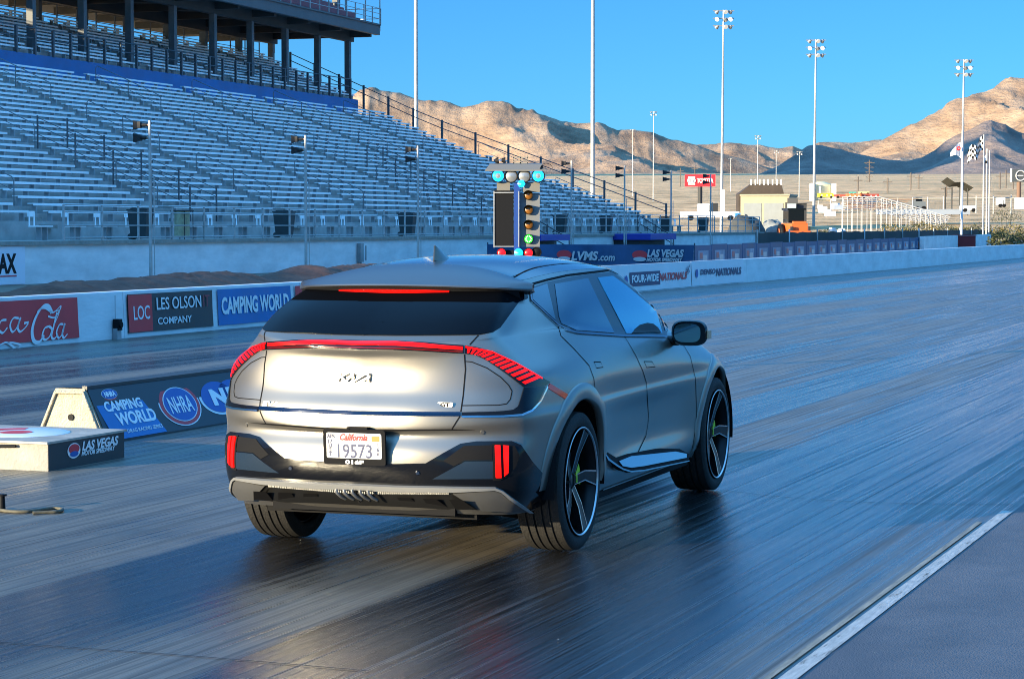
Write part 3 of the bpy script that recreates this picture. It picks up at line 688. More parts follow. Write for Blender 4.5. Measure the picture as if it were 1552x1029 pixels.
# ------------------------------------------------------------------ mountains
from mathutils import noise as mnoise
def rock_mat(name, c0, c1, c2):
    m = bpy.data.materials.new(name); m.use_nodes = True; nt = m.node_tree; L = nt.links.new; b = nt.nodes['Principled BSDF']; b.inputs['Roughness'].default_value = .95; b.inputs['Specular IOR Level'].default_value = .2
    tc = nt.nodes.new('ShaderNodeTexCoord'); mp = nt.nodes.new('ShaderNodeMapping'); mp.inputs['Scale'].default_value = (1, .5, 2.2); L(tc.outputs['Object'], mp.inputs[0])
    n = nt.nodes.new('ShaderNodeTexNoise'); n.inputs['Scale'].default_value = .009; n.inputs['Detail'].default_value = 12; n.inputs['Roughness'].default_value = .68; L(mp.outputs[0], n.inputs['Vector'])
    r = nt.nodes.new('ShaderNodeValToRGB'); e = r.color_ramp.elements; e[0].position = .36; e[0].color = (*c0, 1); e[1].position = .68; e[1].color = (*c2, 1); x = e.new(.5); x.color = (*c1, 1)
    L(n.outputs['Fac'], r.inputs[0]); L(r.outputs[0], b.inputs['Base Color'])
    n3 = nt.nodes.new('ShaderNodeTexNoise'); n3.inputs['Scale'].default_value = .03; n3.inputs['Detail'].default_value = 10; n3.inputs['Roughness'].default_value = .7; L(mp.outputs[0], n3.inputs['Vector'])
    bp = nt.nodes.new('ShaderNodeBump'); bp.inputs['Strength'].default_value = .9; bp.inputs['Distance'].default_value = 15; L(n3.outputs['Fac'], bp.inputs['Height']); L(bp.outputs[0], b.inputs['Normal'])
    return m
rock = rock_mat('tan_rock', (.21, .135, .09), (.33, .22, .145), (.45, .32, .22))
rockd = rock_mat('brown_rock', (.17, .13, .11), (.27, .20, .165), (.36, .28, .23))
def mountain(name, sil, d0, dr, d1, m, rough=.16, seed=0, nu=420, nd=150, spur=.5, cliff=0.0, sp=380.):
    """sil: skyline as (photo column, photo row); foot at distance d0, crest at dr, back at d1"""
    mb = MB(); G = []
    u0, u1 = sil[0][0], sil[-1][0]
    for i in range(nd):
        f = i/(nd-1); d = d0+(d1-d0)*f; row = []
        for j in range(nu):
            u = u0+(u1-u0)*j/(nu-1); x = (u-776)/F0*d; v = interp(u, sil)
            H = CH+(342-v)/F0*dr; base = desert_z(x, d0)-4; H = max(H-base, 0)
            if d < dr:
                t = (d-d0)/(dr-d0); pr = t**1.25*(1-cliff)+cliff*(smooth((t-.62)/.3)*.45+.55*t)
            else: t = 1-(d-dr)/(d1-dr); pr = t
            p = Vector((x/sp, d/(sp*2.6), seed)); q = Vector((x/900, d/900, seed+9))
            wv = mnoise.noise(q)*1.2
            rd = 1-abs(mnoise.noise(p+Vector((wv, 0, 0))))*2.2                # ridged spurs running towards the viewer
            rd2 = 1-abs(mnoise.noise(p*2.7+Vector((wv*2, 5, 0))))*2.0
            fb = mnoise.fractal(Vector((x/120, d/170, seed)), 1.0, 2.1, 6)
            crest = math.exp(-((t-1)/.10)**2) if d < dr else 1
            rd3 = 1-abs(mnoise.noise(p*6.5+Vector((wv*3, 2, 0))))*2.0; rd4 = 1-abs(mnoise.noise(p*14+Vector((wv*5, 8, 0))))*2.0
            k = 1-(spur*(1-.97*crest))*(1-rd)*.62-.24*spur*(1-.8*crest)*(1-rd2)*.9-.07*(1-.6*crest)*(1-rd3)-.025*(1-rd4)*(1-.5*crest)
            h = H*pr*max(.03, k)+H*rough*fb*min(1, 3*t)*(.16 if crest > .5 else .34)
            row.append(Vector((x, d, base+max(h, -2))))
        G.append(row)
    mb.grid(G, flip=True); o = mb.build(name, m); tag(o, kind='structure'); return o
mountain('mountain_range', [(380, 262), (450, 190), (520, 140), (560, 128), (590, 130), (612, 133), (640, 140), (668, 144), (700, 155), (722, 155), (745, 148), (775, 150), (800, 161), (830, 172), (852, 178), (880, 180), (905, 180), (935, 192), (952, 195), (985, 199), (1010, 207), (1040, 216), (1056, 219), (1085, 230), (1130, 243), (1170, 254), (1210, 263)], 4300, 6000, 7600, rock, seed=1.3, spur=1.0, sp=400, rough=.22)
mountain('mesa', [(1000, 262), (1040, 222), (1060, 217), (1100, 215.5), (1140, 217), (1165, 221), (1185, 220), (1200, 219), (1215, 226), (1240, 214), (1262, 213), (1290, 215), (1308, 213), (1332, 210), (1345, 213), (1380, 215), (1500, 255)], 6200, 7600, 9400, rock, seed=4.2, spur=.45, cliff=.6, sp=500)
mountain('peak', [(1180, 266), (1230, 262), (1300, 232), (1322, 219), (1350, 203), (1378, 187), (1408, 173), (1425, 164), (1438, 150), (1450, 144), (1462, 142), (1478, 136), (1492, 132), (1505, 124), (1520, 118), (1538, 115), (1555, 111), (1600, 100), (1700, 92), (1800, 120), (1900, 200), (1960, 262)], 4600, 6400, 8200, rock, seed=7.7, spur=.85, cliff=.35, sp=440)
mountain('foothill', [(1150, 263), (1180, 250), (1200, 236), (1222, 221), (1232, 218), (1246, 219), (1275, 224), (1310, 232), (1340, 240), (1372, 244), (1395, 238), (1415, 226), (1430, 214), (1445, 206), (1475, 190), (1492, 179), (1500, 177), (1512, 182), (1540, 194), (1560, 200), (1620, 215), (1720, 240), (1800, 262)], 3500, 4250, 5200, rockd, seed=11.1, spur=.6, sp=330)

mountain('added_shadow_mountain', [(-7000, 262), (-6200, 120), (-5400, -300), (-4950, -850), (-4600, -1180), (-4200, -1010), (-3900, -1260), (-3500, -1060), (-3250, -1160), (-2950, -850), (-2300, -100), (-1200, 262)], 1000, 1850, 2900, rock, seed=21.0, spur=.3, nu=120, nd=50)  # unseen mountain, added to throw shade over the foothill

# loose grit on the apron and lane, fine joints across the lane
mb = MB()
for k in range(90):
    s_ = random.uniform(5, 22); t_ = random.uniform(-2.5, 6.5) if k % 3 else random.uniform(-2, 2); p = FR(TRK, s_, t_, .006); r_ = random.uniform(.0015, .0035)
    if p.x < -3.2: continue
    mb.add([p+Vector((r_, 0, 0)), p+Vector((0, r_, 0)), p+Vector((-r_, 0, 0)), p+Vector((0, -r_, 0)), p+Vector((0, 0, r_))], [(0, 1, 4), (1, 2, 4), (2, 3, 4), (3, 0, 4)])
tag(mb.build('grit', mat('pale_grit', (.40, .39, .36), .8)), kind='stuff')
jm = mat('joint_dark', (.012, .012, .012), .8)
for pts in (((-5, 972), (120, 981), (300, 994), (560, 1016)), ((1085, 741), (1180, 752), (1300, 760), (1420, 763), (1535, 764))):
    mb = MB(); P = catmull([at_z(u, v, .004) for u, v in pts], 8)
    for a_, b_ in zip(P, P[1:]):
        mb.add([a_+Vector((0, -.005, 0)), b_+Vector((0, -.005, 0)), b_+Vector((0, .005, 0)), a_+Vector((0, .005, 0))], [(0, 1, 2, 3)])
    tag(mb.build('track_joint', jm), kind='structure')
# ================================================================== SETTING OBJECTS
conc_w = mat('white_painted_concrete', (.74, .75, .75), .75, var=.16, vs=1.4, bump=.25, bs=14, stretch=(.5, 1, 1.6))
conc = mat('bare_concrete', (.29, .28, .25), .85, var=.22, vs=4, bump=.4, bs=40)
conc_y = mat('cream_rough_concrete', (.44, .39, .29), .85, var=.2, vs=9, bump=.8, bs=55)
conc_g = mat('grey_riser_concrete', (.42, .41, .39), .85, var=.25, vs=1.2)
alu = mat('bench_aluminium', (.92, .93, .93), .5, .0, var=.10, vs=.6)
alu_d = mat('weathered_aluminium', (.36, .37, .38), .5, .4, var=.2, vs=2)
galv = mat('galvanised_steel', (.42, .43, .43), .5, .5, var=.2, vs=3)
rail_m = mat('dark_rail_paint', (.075, .08, .09), .5, .2)
dark = mat('dark_steel', (.03, .032, .035), .6, .2)
blackp = mat('black_housing', (.008, .008, .009), .6, 0, .15)
bluep = mat('blue_wall_paint', (.012, .13, .36), .6, var=.2, vs=.7)
binm = mat('dark_bin_plastic', (.02, .035, .04), .55, var=.2, vs=4)
red_b = mat('banner_red', (.68, .035, .04), .5, var=.12, vs=2)
black_b = mat('banner_black', (.022, .024, .028), .45, var=.3, vs=2)
blue_b = mat('banner_blue', (.006, .15, .42), .5, var=.12, vs=2)
navy_b = mat('banner_navy', (.010, .065, .17), .55, var=.3, vs=.8)
white_b = mat('banner_white', (.72, .73, .76), .5, var=.06, vs=2)
white_t = mat('printed_white', (.80, .80, .80), .5)
grey_t = mat('printed_grey', (.45, .46, .48), .5)
red_t = mat('printed_red', (.60, .03, .04), .5)
dred_t = mat('printed_dark_red', (.28, .03, .04), .5)
blue_t = mat('printed_blue', (.012, .09, .35), .5)
navy_t = mat('printed_navy', (.015, .025, .10), .5)
maroon = mat('maroon_seat', (.22, .03, .05), .5, var=.25, vs=2)
dirt = mat('brown_dirt_pile', (.15, .062, .038), .95, var=.45, vs=2.5, bump=1, bs=9)
beige = mat('beige_stucco', (.33, .29, .21), .85, var=.08, vs=1)
def M_side(s, t, z, sgn=1, tilt=0.0):   # text plane standing along a frame direction, read from the +(-y) side (local -y faces the viewer)
    return Matrix.Translation((s, t, z))@Matrix.Rotation(PI/2+tilt, 4, 'X')
# ------------------------------------------------------------------ lane wall with sponsor banners
WT_, WH = 17.86, .709
wall = thing('barrier_wall', 'long low white concrete wall along the far lane carrying the sponsor banners', 'concrete wall', (0, 0, 0), FRM(TRK))
mb = MB(); prof = [(WT_, 0), (WT_+.0, .05), (WT_+.035, WH-.01), (WT_+.05, WH), (WT_+.24, WH), (WT_+.27, 0)]
for a, b in ((8, 12.2), ) : pass
s = 6.0
while s < 330:
    e = s+6.08; vs = [(x, t, z) for x in (s+.006, e-.006) for t, z in prof]
    mb.add(vs, [(i, i+1, i+7, i+6) for i in range(5)]+[(5, 4, 3, 2, 1, 0), (6, 7, 8, 9, 10, 11)]); s = e
mb.build('wall', conc_w, wall)
mb = MB(); mb.bb(6, 330, WT_+.012, WT_+.022, 0, .03); mb.bb(6, 330, WT_+.045, WT_+.245, WH-.004, WH+.004); mb.build('wall_cap', mat('white_cap', (.72, .72, .72), .6, var=.1, vs=1), wall)
def banner(u0, u1, label, m, z0=.07, z1=.66, name='banner', ztop=None):
    a = at_t(u0, 450, TRK, WT_)[0]; b = at_t(u1, 450, TRK, WT_)[0]
    o = thing(name, label, 'banner', (0, 0, 0), FRM(TRK)); mb = MB(); zt = ztop or z1; G = []
    n = max(6, int((b-a)/.25))
    for i in range(n+1):
        s = a+(b-a)*i/n; G.append([Vector((s, WT_+.028*(z-.05)/.6-.018-.004*math.sin(s*5+z*9), z)) for z in (z0, (z0+zt)/2, zt)])
    mb.grid(G, smooth=True, flip=True); mb.bb(a, b, WT_-.004, WT_+.002, z0+.01, z0+.02)
    mb.build('sheet', m, o); return o, a, b
def TXT(o, s, z, txt, size, m, width=None, shear=0, bold=.002, t=WT_-.024, name='lettering', sy=1, align='LEFT'):
    mb = MB(); mb.text(txt, size, M_side(s, t+.015*z, z, 1, -.05), .001, bold, shear, width, align, sy=sy); return mb.build(name, m, o)
# red soft-drink banner: white script built from strokes
o, a, b = banner(-60, 118, 'red banner with flowing white script on the white wall at the left edge', red_b)
def stroke_path(mb, pts, w, M, closed=False, wfun=None):
    P = catmull([Vector((x, y, 0)) for x, y in pts], 6); L, R = [], []
    for i, p in enumerate(P):
        d = (P[min(i+1, len(P)-1)]-P[max(i-1, 0)]).normalized(); n = Vector((-d.y, d.x, 0)); ww = w*(.35+.65*abs(math.sin(math.atan2(d.y, d.x)-.5)))
        if wfun: ww *= wfun(i/(len(P)-1))
        L.append(M@(p+n*ww)); R.append(M@(p-n*ww))
    mb.grid([L, R], smooth=False)
s0 = at_t(0, 450, TRK, WT_)[0]; k = (b-s0)/118.0
SM = Matrix.Translation((s0, WT_-.026, 0))@Matrix.Rotation(PI/2-.04, 4, 'X')
def q(px, py): return ((px)*k, .66-(py-(444-.05*px))*.0090)   # banner sketch units -> metres on the wall
mb = MB()
# C of the second word
stroke_path(mb, [q(76, 462), q(71, 452), q(62, 453), q(51, 470), q(45, 490), q(47, 506), q(55, 508), q(63, 498)], .040, SM)
stroke_path(mb, [q(53, 468), q(56, 458), q(66, 455), q(78, 462), q(90, 452), q(88, 459), q(80, 470), q(70, 468)], .018, SM)
stroke_path(mb, [q(71, 484), q(64, 487), q(60, 499), q(64, 505), q(71, 500), q(75, 489), q(71, 484)], .024, SM)      # o
stroke_path(mb, [q(84, 462), q(78, 484), q(74, 500), q(78, 504), q(84, 497)], .024, SM); stroke_path(mb, [q(78, 484), q(86, 466), q(88, 459), q(83, 460)], .012, SM)  # l
stroke_path(mb, [q(93, 481), q(87, 482), q(82, 494), q(85, 503), q(91, 496), q(95, 481)], .022, SM); stroke_path(mb, [q(96, 480), q(91, 495), q(93, 503), q(99, 497)], .024, SM)   # a
# tail of the first word: c a with long swash
stroke_path(mb, [q(-8, 468), q(-16, 466), q(-22, 480), q(-17, 492), q(-9, 488)], .03, SM)
stroke_path(mb, [q(8, 472), q(0, 474), q(-4, 486), q(2, 492), q(9, 484)], .024, SM)
stroke_path(mb, [q(-52, 458), q(-40, 452), q(-50, 475), q(-48, 500), q(-30, 500)], .04, SM)
stroke_path(mb, [q(26, 470), q(18, 470), q(13, 481), q(16, 491), q(23, 484), q(28, 470)], .022, SM); stroke_path(mb, [q(29, 469), q(24, 484), q(27, 491), q(34, 486), q(40, 478)], .024, SM)
mb.add([SM@Vector((*q(34, 476), 0)), SM@Vector((*q(41, 475), 0)), SM@Vector((*q(40, 478), 0)), SM@Vector((*q(33, 480), 0))], [(0, 1, 2, 3)])
stroke_path(mb, [q(-4, 511), q(6, 507), q(14, 512), q(20, 518), q(27, 512), q(16, 508), q(8, 508)], .020, SM)
mb.build('lettering', white_t, o)
# speaker box between the banners
sa, za = at_t(173, 497, TRK, WT_)
bx = thing('outlet_box', 'small black round-faced box fixed low on the white wall between two banners', 'box', FR(TRK, sa, WT_-.06, 0), FRM(TRK))
mb = MB(); mb.box((0, .0, za+.05), (.11, .10, .17)); mb.cyl((0, -.05, za+.05), (0, -.075, za+.05), .05, .045, 16); mb.build('housing', blackp, bx)
mb = MB(); mb.box((0, .01, za-.10), (.12, .08, .19)); mb.cyl((0, .03, .08), (0, .03, za-.1), .008, n=6); mb.cyl((0, .04, za+.13), (0, .04, .66), .006, n=6); mb.build('junction', alu_d, bx)
o, a, b = banner(193, 322, 'charcoal banner with a red square at its left end and thin white capitals', black_b)
mb = MB(); r_ = a+(b-a)*.27; mb.add([(a+.01, WT_-.025, .08), (r_, WT_-.025, .08), (r_, WT_+.0, .65), (a+.01, WT_+.0, .65)], [(0, 1, 2, 3)]); mb.build('red_square', red_b, o)
L_ = b-a; TXT(o, a+L_*.06, .27, 'LOC', .30, white_t, L_*.18, sy=1.0); TXT(o, a+L_*.32, .40, 'LES OLSON', .27, white_t, L_*.53); TXT(o, a+L_*.875, .40, 'IT', .27, dred_t, L_*.08); TXT(o, a+L_*.33, .17, 'COMPANY', .15, white_t, L_*.40)
o, a, b = banner(330, 441, 'bright blue banner with bold white capitals on the white wall', blue_b)
TXT(o, a+(b-a)*.04, .26, 'CAMPING WORLD', .34, white_t, (b-a)*.92, bold=.012, sy=1.1)
o, a, b = banner(447, 600, 'red and white banner just showing beside the rear spoiler of the car', white_b)
mb = MB(); r_ = a+.55; mb.add([(a+.01, WT_-.025, .08), (r_, WT_-.025, .08), (r_, WT_+.0, .65), (a+.01, WT_+.0, .65)], [(0, 1, 2, 3)]); mb.build('red_stripe', red_b, o)
o, a, b = banner(880, 1047, 'white cloth banner with a boxed navy word and red lettering draped over the wall', white_b, z0=.03, z1=.72)
L_ = b-a
for x, w_, tx, m, z, sz, sh in ((.02, .20, 'Stanley', red_t, .42, .20, .3), (.42, .25, 'FOUR-WIDE', white_t, .26, .26, .1), (.675, .28, 'NATIONALS', red_t, .26, .27, .3)):
    if tx == 'Stanley':
        mb = MB(); star = [(a+L_*.16+.62*math.cos(t_)*(1 if i % 2 else .7), .44+.15*math.sin(t_)*(1 if i % 2 else .6)) for i, t_ in enumerate([2*PI*j/14 for j in range(14)])]
        mb.prism(star, .001, Matrix.Translation((0, WT_-.026, 0))@Matrix.Rotation(PI/2, 4, 'X')); mb.build('starburst', red_t, o)
    else:
        if m is white_t:
            mb = MB(); mb.add([(a+L_*(x-.015), WT_-.024, .16), (a+L_*(x+w_+.015), WT_-.024, .16), (a+L_*(x+w_+.015), WT_-.014, .52), (a+L_*(x-.015), WT_-.014, .52)], [(0, 1, 2, 3)]); mb.build('blue_box', navy_t, o)
        TXT(o, a+L_*x, z, tx, sz, m, L_*w_, sh, .008, t=WT_-.030)
mb = MB(); mb.lathe([(0, 0), (.09, 0), (.12, -.001)], (a+L_*.37, WT_-.028, .33), 'y', 20); mb.build('round_emblem', blue_t, o)
# checkered flag mark
mb = MB()
for i in range(5):
    for j in range(3):
        if (i+j) % 2 == 0: mb.bb(a+L_*.945+i*.06, a+L_*.945+i*.06+.06, WT_-.026, WT_-.024, .34+j*.07+i*.02, .41+j*.07+i*.02)
mb.build('checker_mark', navy_t, o)
o, a, b = banner(1048, 1127, 'white cloth banner with dark blue lettering at the end of the draped pair', white_b, z0=.03, z1=.72)
L_ = b-a; TXT(o, a+L_*.15, .34, 'DENSO', .20, navy_t, L_*.28, .1, .006, t=WT_-.03); TXT(o, a+L_*.44, .28, 'NATIONALS', .28, navy_t, L_*.50, .2, .010, t=WT_-.03)
mb = MB(); mb.lathe([(0, 0), (.09, 0), (.12, -.001)], (a+L_*.08, WT_-.028, .38), 'y', 20); mb.build('round_emblem', blue_t, o)
o['label'] = 'white cloth banner with dark blue lettering only, at the end of the draped pair'
# ------------------------------------------------------------------ centre divider
DV0 = 15.55; DT = 9.33
dv = thing('divider_barrier', 'trapezoid concrete divider with black printed side running towards the start tree', 'barrier', FR(TRK, DV0, DT, 0), FRM(TRK))
# local x along, y left (0 = right foot)
WB, WTp, HT = .66, .24, .425; in_ = (WB-WTp)/2
mb = MB(); L_ = 8.0; pr = [(0, 0), (in_-.01, HT), (WB-in_+.01, HT), (WB, 0)]
mb.add([(x, y, z) for x in (0, L_) for y, z in pr], [(0, 1, 2, 3)[::-1], (4, 5, 6, 7), (0, 4, 5, 1)[::-1], (1, 5, 6, 2)[::-1], (2, 6, 7, 3)[::-1]])
for x, y0, z0, y1, z1 in ((0, .03, .0, in_+.0, HT-.02), (0, WB-.03, 0, WB-in_, HT-.02), (0, in_, HT-.03, WB-in_, HT-.03)):
    mb.cyl((-.012, y0, z0), (-.012, y1, z1), .014, n=6)
mb.build('end_block', conc_y, dv)
mb = MB(); mb.cyl((-.012, WB/2-.01, .20), (.02, WB/2-.01, .20), .026, n=14); mb.build('lifting_hole', blackp, dv)
mb = MB(); mb.add([(.02, -.012, .0), (L_, -.012, .0), (L_, in_-.02, HT+.006), (.02, in_-.02, HT+.006)], [(0, 1, 2, 3)]); mb.add([(.02, in_-.02, HT+.006), (L_, in_-.02, HT+.006), (L_, WB-in_+.02, HT+.008), (.02, WB-in_+.02, HT+.008)], [(0, 1, 2, 3)]); mb.bb(.01, L_, in_-.03, in_+.015, HT-.004, HT+.022); mb.bb(.01, L_, -.02, .01, 0, .012)
side = mb.build('side_skin', black_b, dv)
ang = math.atan2(in_, HT)
def DM(x, h, o=.0): # point on sloped side: x along, h up the slope
    return Matrix.Translation((x, -.016, 0))@Matrix.Rotation(-ang, 4, 'X')@Matrix.Translation((0, -.002-o, h))@Matrix.Rotation(PI/2, 4, 'X')
def dx(u, v=620):
    return at_t(u, v, TRK, DT+.09)[0]-DV0
def ellipse(mb, M, rx, ry, z=0, n=36): mb.add([M@Vector((rx*math.cos(2*PI*i/n), ry*math.sin(2*PI*i/n), z)) for i in range(n)], [tuple(range(n))])
def nhra(x, h, rx, ry, par, txt='NHRA'):
    for nm, f, m, o in (('emblem_rim', 1.0, white_t, .000), ('emblem_ring', .95, red_t, .002), ('emblem_gap', .80, white_t, .004), ('emblem_field', .76, blue_t, .006)):
        mb = MB(); ellipse(mb, DM(x, h, o), rx*f, ry*f); mb.build(nm, m, par)
    mb = MB(); mb.text(txt, ry*1.05, DM(x, h-ry*.38, .009), .001, .003, .0, rx*1.12, 'CENTER'); mb.build('emblem_lettering', white_t, par)
xa, xb = dx(150), dx(226)
mb = MB(); mb.add([DM(xa, .40, .001)@Vector((0, 0, 0)), DM(xb-.1, .40, .001)@Vector((0, 0, 0)), DM(xb+.12, .02, .001)@Vector((0, 0, 0)), DM(xa+.08, .02, .001)@Vector((0, 0, 0))], [(3, 2, 1, 0)]); mb.build('blue_panel', blue_b, side)
nhra((xa+xb)/2-.12, .405, .15, .055, side)
wd = (xb-xa)
mb = MB(); mb.text('CAMPING', .115, DM(xa+.12, .262, .004), .001, .004, 0, wd*.74, sy=1); mb.text('WORLD', .145, DM(xa+.22, .135, .004), .001, .005, 0, wd*.78, sy=1); mb.text('DRAG RACING SERIES', .045, DM(xa+.30, .06, .004), .001, 0, .2, wd*.72); mb.build('panel_lettering', white_t, side)
nhra(dx(272), .235, dx(306)-dx(272)-.05, .195, side)
x1 = dx(331, 600); x2 = dx(356, 600)
for xx in (x1, x2):
    for nm, f, m, o in (('emblem_rim', 1.0, white_t, .0), ('emblem_field', .88, blue_t, .003)):
        mb = MB(); ellipse(mb, DM(xx, .25, o), .33*f, .165*f); mb.build(nm, m, side)
mb = MB(); mb.text('N', .19, DM(x1, .185, .006), .001, .012, 0, .26, 'CENTER'); mb.text('R', .19, DM(x2, .185, .006), .001, .012, 0, .26, 'CENTER'); mb.build('emblem_lettering', white_t, side)
# low block in front of the divider
bl = thing('timing_block', 'low square concrete block with a race track emblem on its top and black side', 'concrete block', FR(TRK, 13.65, 8.66, 0), FRM(TRK))
mb = MB(); mb.bb(0, 1.03, .006, 1.5, 0, .19); mb.build('block', conc, bl)
mb = MB(); mb.bb(.0, 1.03, 0, .006, 0.0, .192); mb.build('black_side', black_b, bl)
mb = MB(); mb.bb(-.03, 1.05, -.012, 1.5, .19, .206); mb.build('top_plate', mat('weathered_top', (.36, .33, .28), .6, var=.3, vs=5), bl)
mb = MB(); mb.lathe([(.06, 0), (.38, 0), (.39, -.003)], (.52, .60, .2095), 'z', 48); mb.build('disc', white_b, bl)
mb = MB(); mb.lathe([(.20, 0), (.34, 0)], (.52, .60, .2115), 'z', 40, a0=.3, a1=PI-.1); mb.lathe([(.0, 0), (.12, 0)], (.52, .60, .2115), 'z', 30); mb.build('disc_print', red_t, bl)
mb = MB(); mb.tube([(-.02, .65, .17), (-.05, .45, .168), (-.02, .25, .17)], .012, 6); mb.build('hand_hole', blackp, bl)
mb = MB(); mb.text('LAS VEGAS', .09, Matrix.Translation((.44, -.004, .105))@Matrix.Rotation(PI/2, 4, 'X'), .001, .003, .25, .50); mb.text('MOTOR SPEEDWAY', .045, Matrix.Translation((.43, -.004, .068))@Matrix.Rotation(PI/2, 4, 'X'), .001, .001, .25, .46); mb.build('lettering', white_t, bl)
mb = MB(); ellipse(mb, Matrix.Translation((.33, -.004, .115))@Matrix.Rotation(PI/2, 4, 'X'), .085, .055); mb.build('emblem', white_t, bl)
mb = MB(); ellipse(mb, Matrix.Translation((.33, -.006, .128))@Matrix.Rotation(PI/2, 4, 'X'), .072, .034); mb.build('emblem_top', red_t, bl)
mb = MB(); ellipse(mb, Matrix.Translation((.33, -.007, .092))@Matrix.Rotation(PI/2, 4, 'X'), .055, .020); mb.build('emblem_foot', blue_t, bl)
# cable on the track
P = [at_z(u, v)+Vector((0, 0, .012)) for u, v in ((-14, 772), (2, 776), (20, 778), (40, 778), (58, 776), (72, 774), (85, 773), (95, 775), (88, 778), (70, 779), (50, 780))]
mb = MB(); mb.tube(catmull(P, 4), .011, 6); tag(mb.build('cable', mat('braided_cable', (.10, .09, .06), .7, var=.4, vs=30)), 'short braided cable lying in a loop on the track near the low block', 'cable')
mb = MB(); p = at_z(3, 774); mb.cyl(p, p+Vector((0, 0, .09)), .022, .018, 10); mb.cyl(p+Vector((0, 0, .09)), p+Vector((0, 0, .10)), .03, .03, 10); tag(mb.build('timing_sensor', blackp), 'small black post sensor at the end of the braided cable', 'sensor')
# ------------------------------------------------------------------ start tree
TT = 9.15; st_, _ = at_t(783, 330, TRK, TT)
tr = thing('start_tree', 'drag racing start light tree glowing green behind the car roof', 'start lights', FR(TRK, st_, TT, 0), -PI*0+0)  # local x right, y away
SC = 3457/ (tr.location.y)
def tx(u): return (u-783)/SC
def tz(v): return CH+(342-v)/SC
grey_h = mat('grey_lamp_board', (.16, .165, .17), .45, var=.1, vs=3); brown_c = mat('taupe_housing', (.16, .15, .13), .6)
mb = MB(); mb.bb(tx(779), tx(787.5), -.05, .05, .43, tz(278)); mb.bb(-.2, .2, -.2, .2, .425, .46); mb.build('post', mat('blue_post', (.015, .05, .22), .4), tr)
mb = MB(); mb.bb(tx(748.5), tx(778.5), -.03, .10, tz(373), tz(290)); mb.bb(tx(748), tx(779), -.036, -.03, tz(291), tz(289)); mb.build('left_board', blackp, tr)
mb = MB(); mb.bb(tx(788), tx(818), .0, .12, tz(374), tz(293)); mb.build('right_board', grey_h, tr)
mb = MB(); mb.bb(tx(748), tx(749.5), -.04, -.02, tz(375), tz(290)); mb.bb(tx(748), tx(786), -.045, -.035, tz(293), tz(291.5)); mb.bb(tx(785.5), tx(786.8), -.06, -.045, tz(374), tz(290)); mb.bb(tx(748), tx(786), -.045, -.035, tz(374), tz(372.8)); mb.build('board_frame', galv, tr)
mb = MB(); mb.bb(tx(753), tx(773), -.02, .1, tz(289), tz(277)); mb.build('control_box', brown_c, tr)
mb = MB(); mb.bb(tx(792), tx(818), -.02, .1, tz(292), tz(276)); mb.build('control_box', brown_c, tr)
mb = MB(); mb.grid([[Vector((tx(x0), -.10, tz(258.5))), Vector((tx(x1), .0, tz(249.5))), Vector((tx(x1), .16, tz(247)))] for x0, x1 in ((735.5, 742), (760, 762), (790, 790), (824, 822))], smooth=False)
mb.lathe([(.075, -.10), (.075, .14)], (tx(828), 0, tz(258)), 'y', 16, a0=.1, a1=PI-.1); mb.bb(tx(735.5), tx(822), -.10, -.096, tz(260), tz(258)); mb.build('canopy', mat('grey_canopy', (.14, .135, .125), .7), tr)
mb = MB(); mb.bb(tx(778), tx(800), .1, .14, tz(248), tz(246)); mb.bb(tx(778), tx(800), .1, .14, tz(244), tz(242.5)); mb.bb(tx(778), tx(800), .1, .14, tz(240), tz(238)); mb.bb(tx(778), tx(779.5), .1, .14, tz(250), tz(236)); mb.bb(tx(799), tx(800.5), .1, .14, tz(250), tz(236)); mb.bb(tx(788), tx(790), .1, .14, tz(250), tz(236)); mb.build('roof_rack', mat('rack_taupe', (.22, .2, .17), .6), tr)
mb = MB(); mb.cyl((tx(750), .1, tz(244)), (tx(756), .1, tz(243)), .02, .045, 10); mb.cyl((tx(766), .1, tz(243)), (tx(760), .1, tz(243)), .035, .02, 10); mb.build('horn', blackp, tr)
amber = mat('unlit_amber_lens', (.22, .085, .012), .3, 0, .6); green = mat('lit_green_lens', (.0, .4, .02), .3, emit=(.02, 1, .03), es=1.3); cyan = mat('lit_cyan_lens', (.0, .2, .5), .3, emit=(.01, .35, .9), es=1.1); pale = mat('silver_reflector', (.55, .53, .48), .25, .7); redg = mat('lit_red_lens', (.5, 0, 0), .3, emit=(1, .005, .01), es=1.1)
def lampround(u, v, rpx, mlens, y=-.04, hood=True, dep=.09, name='lamp'):
    r = rpx/SC; c = Vector((tx(u), y, tz(v))); mb = MB(); mb.lathe([(r*1.18, dep), (r*1.22, -.0), (r*1.12, -.012), (r*1.02, .0)], c, 'y', 24)
    if hood: mb.lathe([(r*1.2, -.06), (r*1.2, .01)], c, 'y', 12, a0=.2, a1=PI-.2)
    h = mb.build('lamp', blackp, tr); mb = MB(); mb.lathe([(0, -.012), (r*.6, -.008), (r*1.04, .004)], c, 'y', 24); l = mb.build('lens', mlens, h); return h, c, r
for u, v in ((800.5, 296), (801, 318), (801, 340.5)): lampround(u, v, 6, amber)
h, c, r = lampround(801, 362, 6, green)
mb = MB()
for k in range(10): a_ = 2*PI*k/10; mb.lathe([(0, -.014), (.006, -.012)], c+Vector((r*.7*math.cos(a_), 0, r*.7*math.sin(a_))), 'y', 6)
mb.build('led_dot', mat('led_white_green', (.5, 1, .5), .3, emit=(.55, 1, .5), es=1.4), h)
for u in (755, 815.5):
    h, c, r = lampround(u, 267, 8.5, cyan, -.06, False, .14)
    mb = MB(); mb.lathe([(0, -.016), (r*.45, -.012)], c, 'y', 16); mb.build('inner_reflector', pale, h)
for u in (774.5, 794): lampround(u, 267.5, 8.5, pale, -.06, False, .12)
for u in (760, 801): lampround(u, 383, 6, redg, -.06, False, .1)
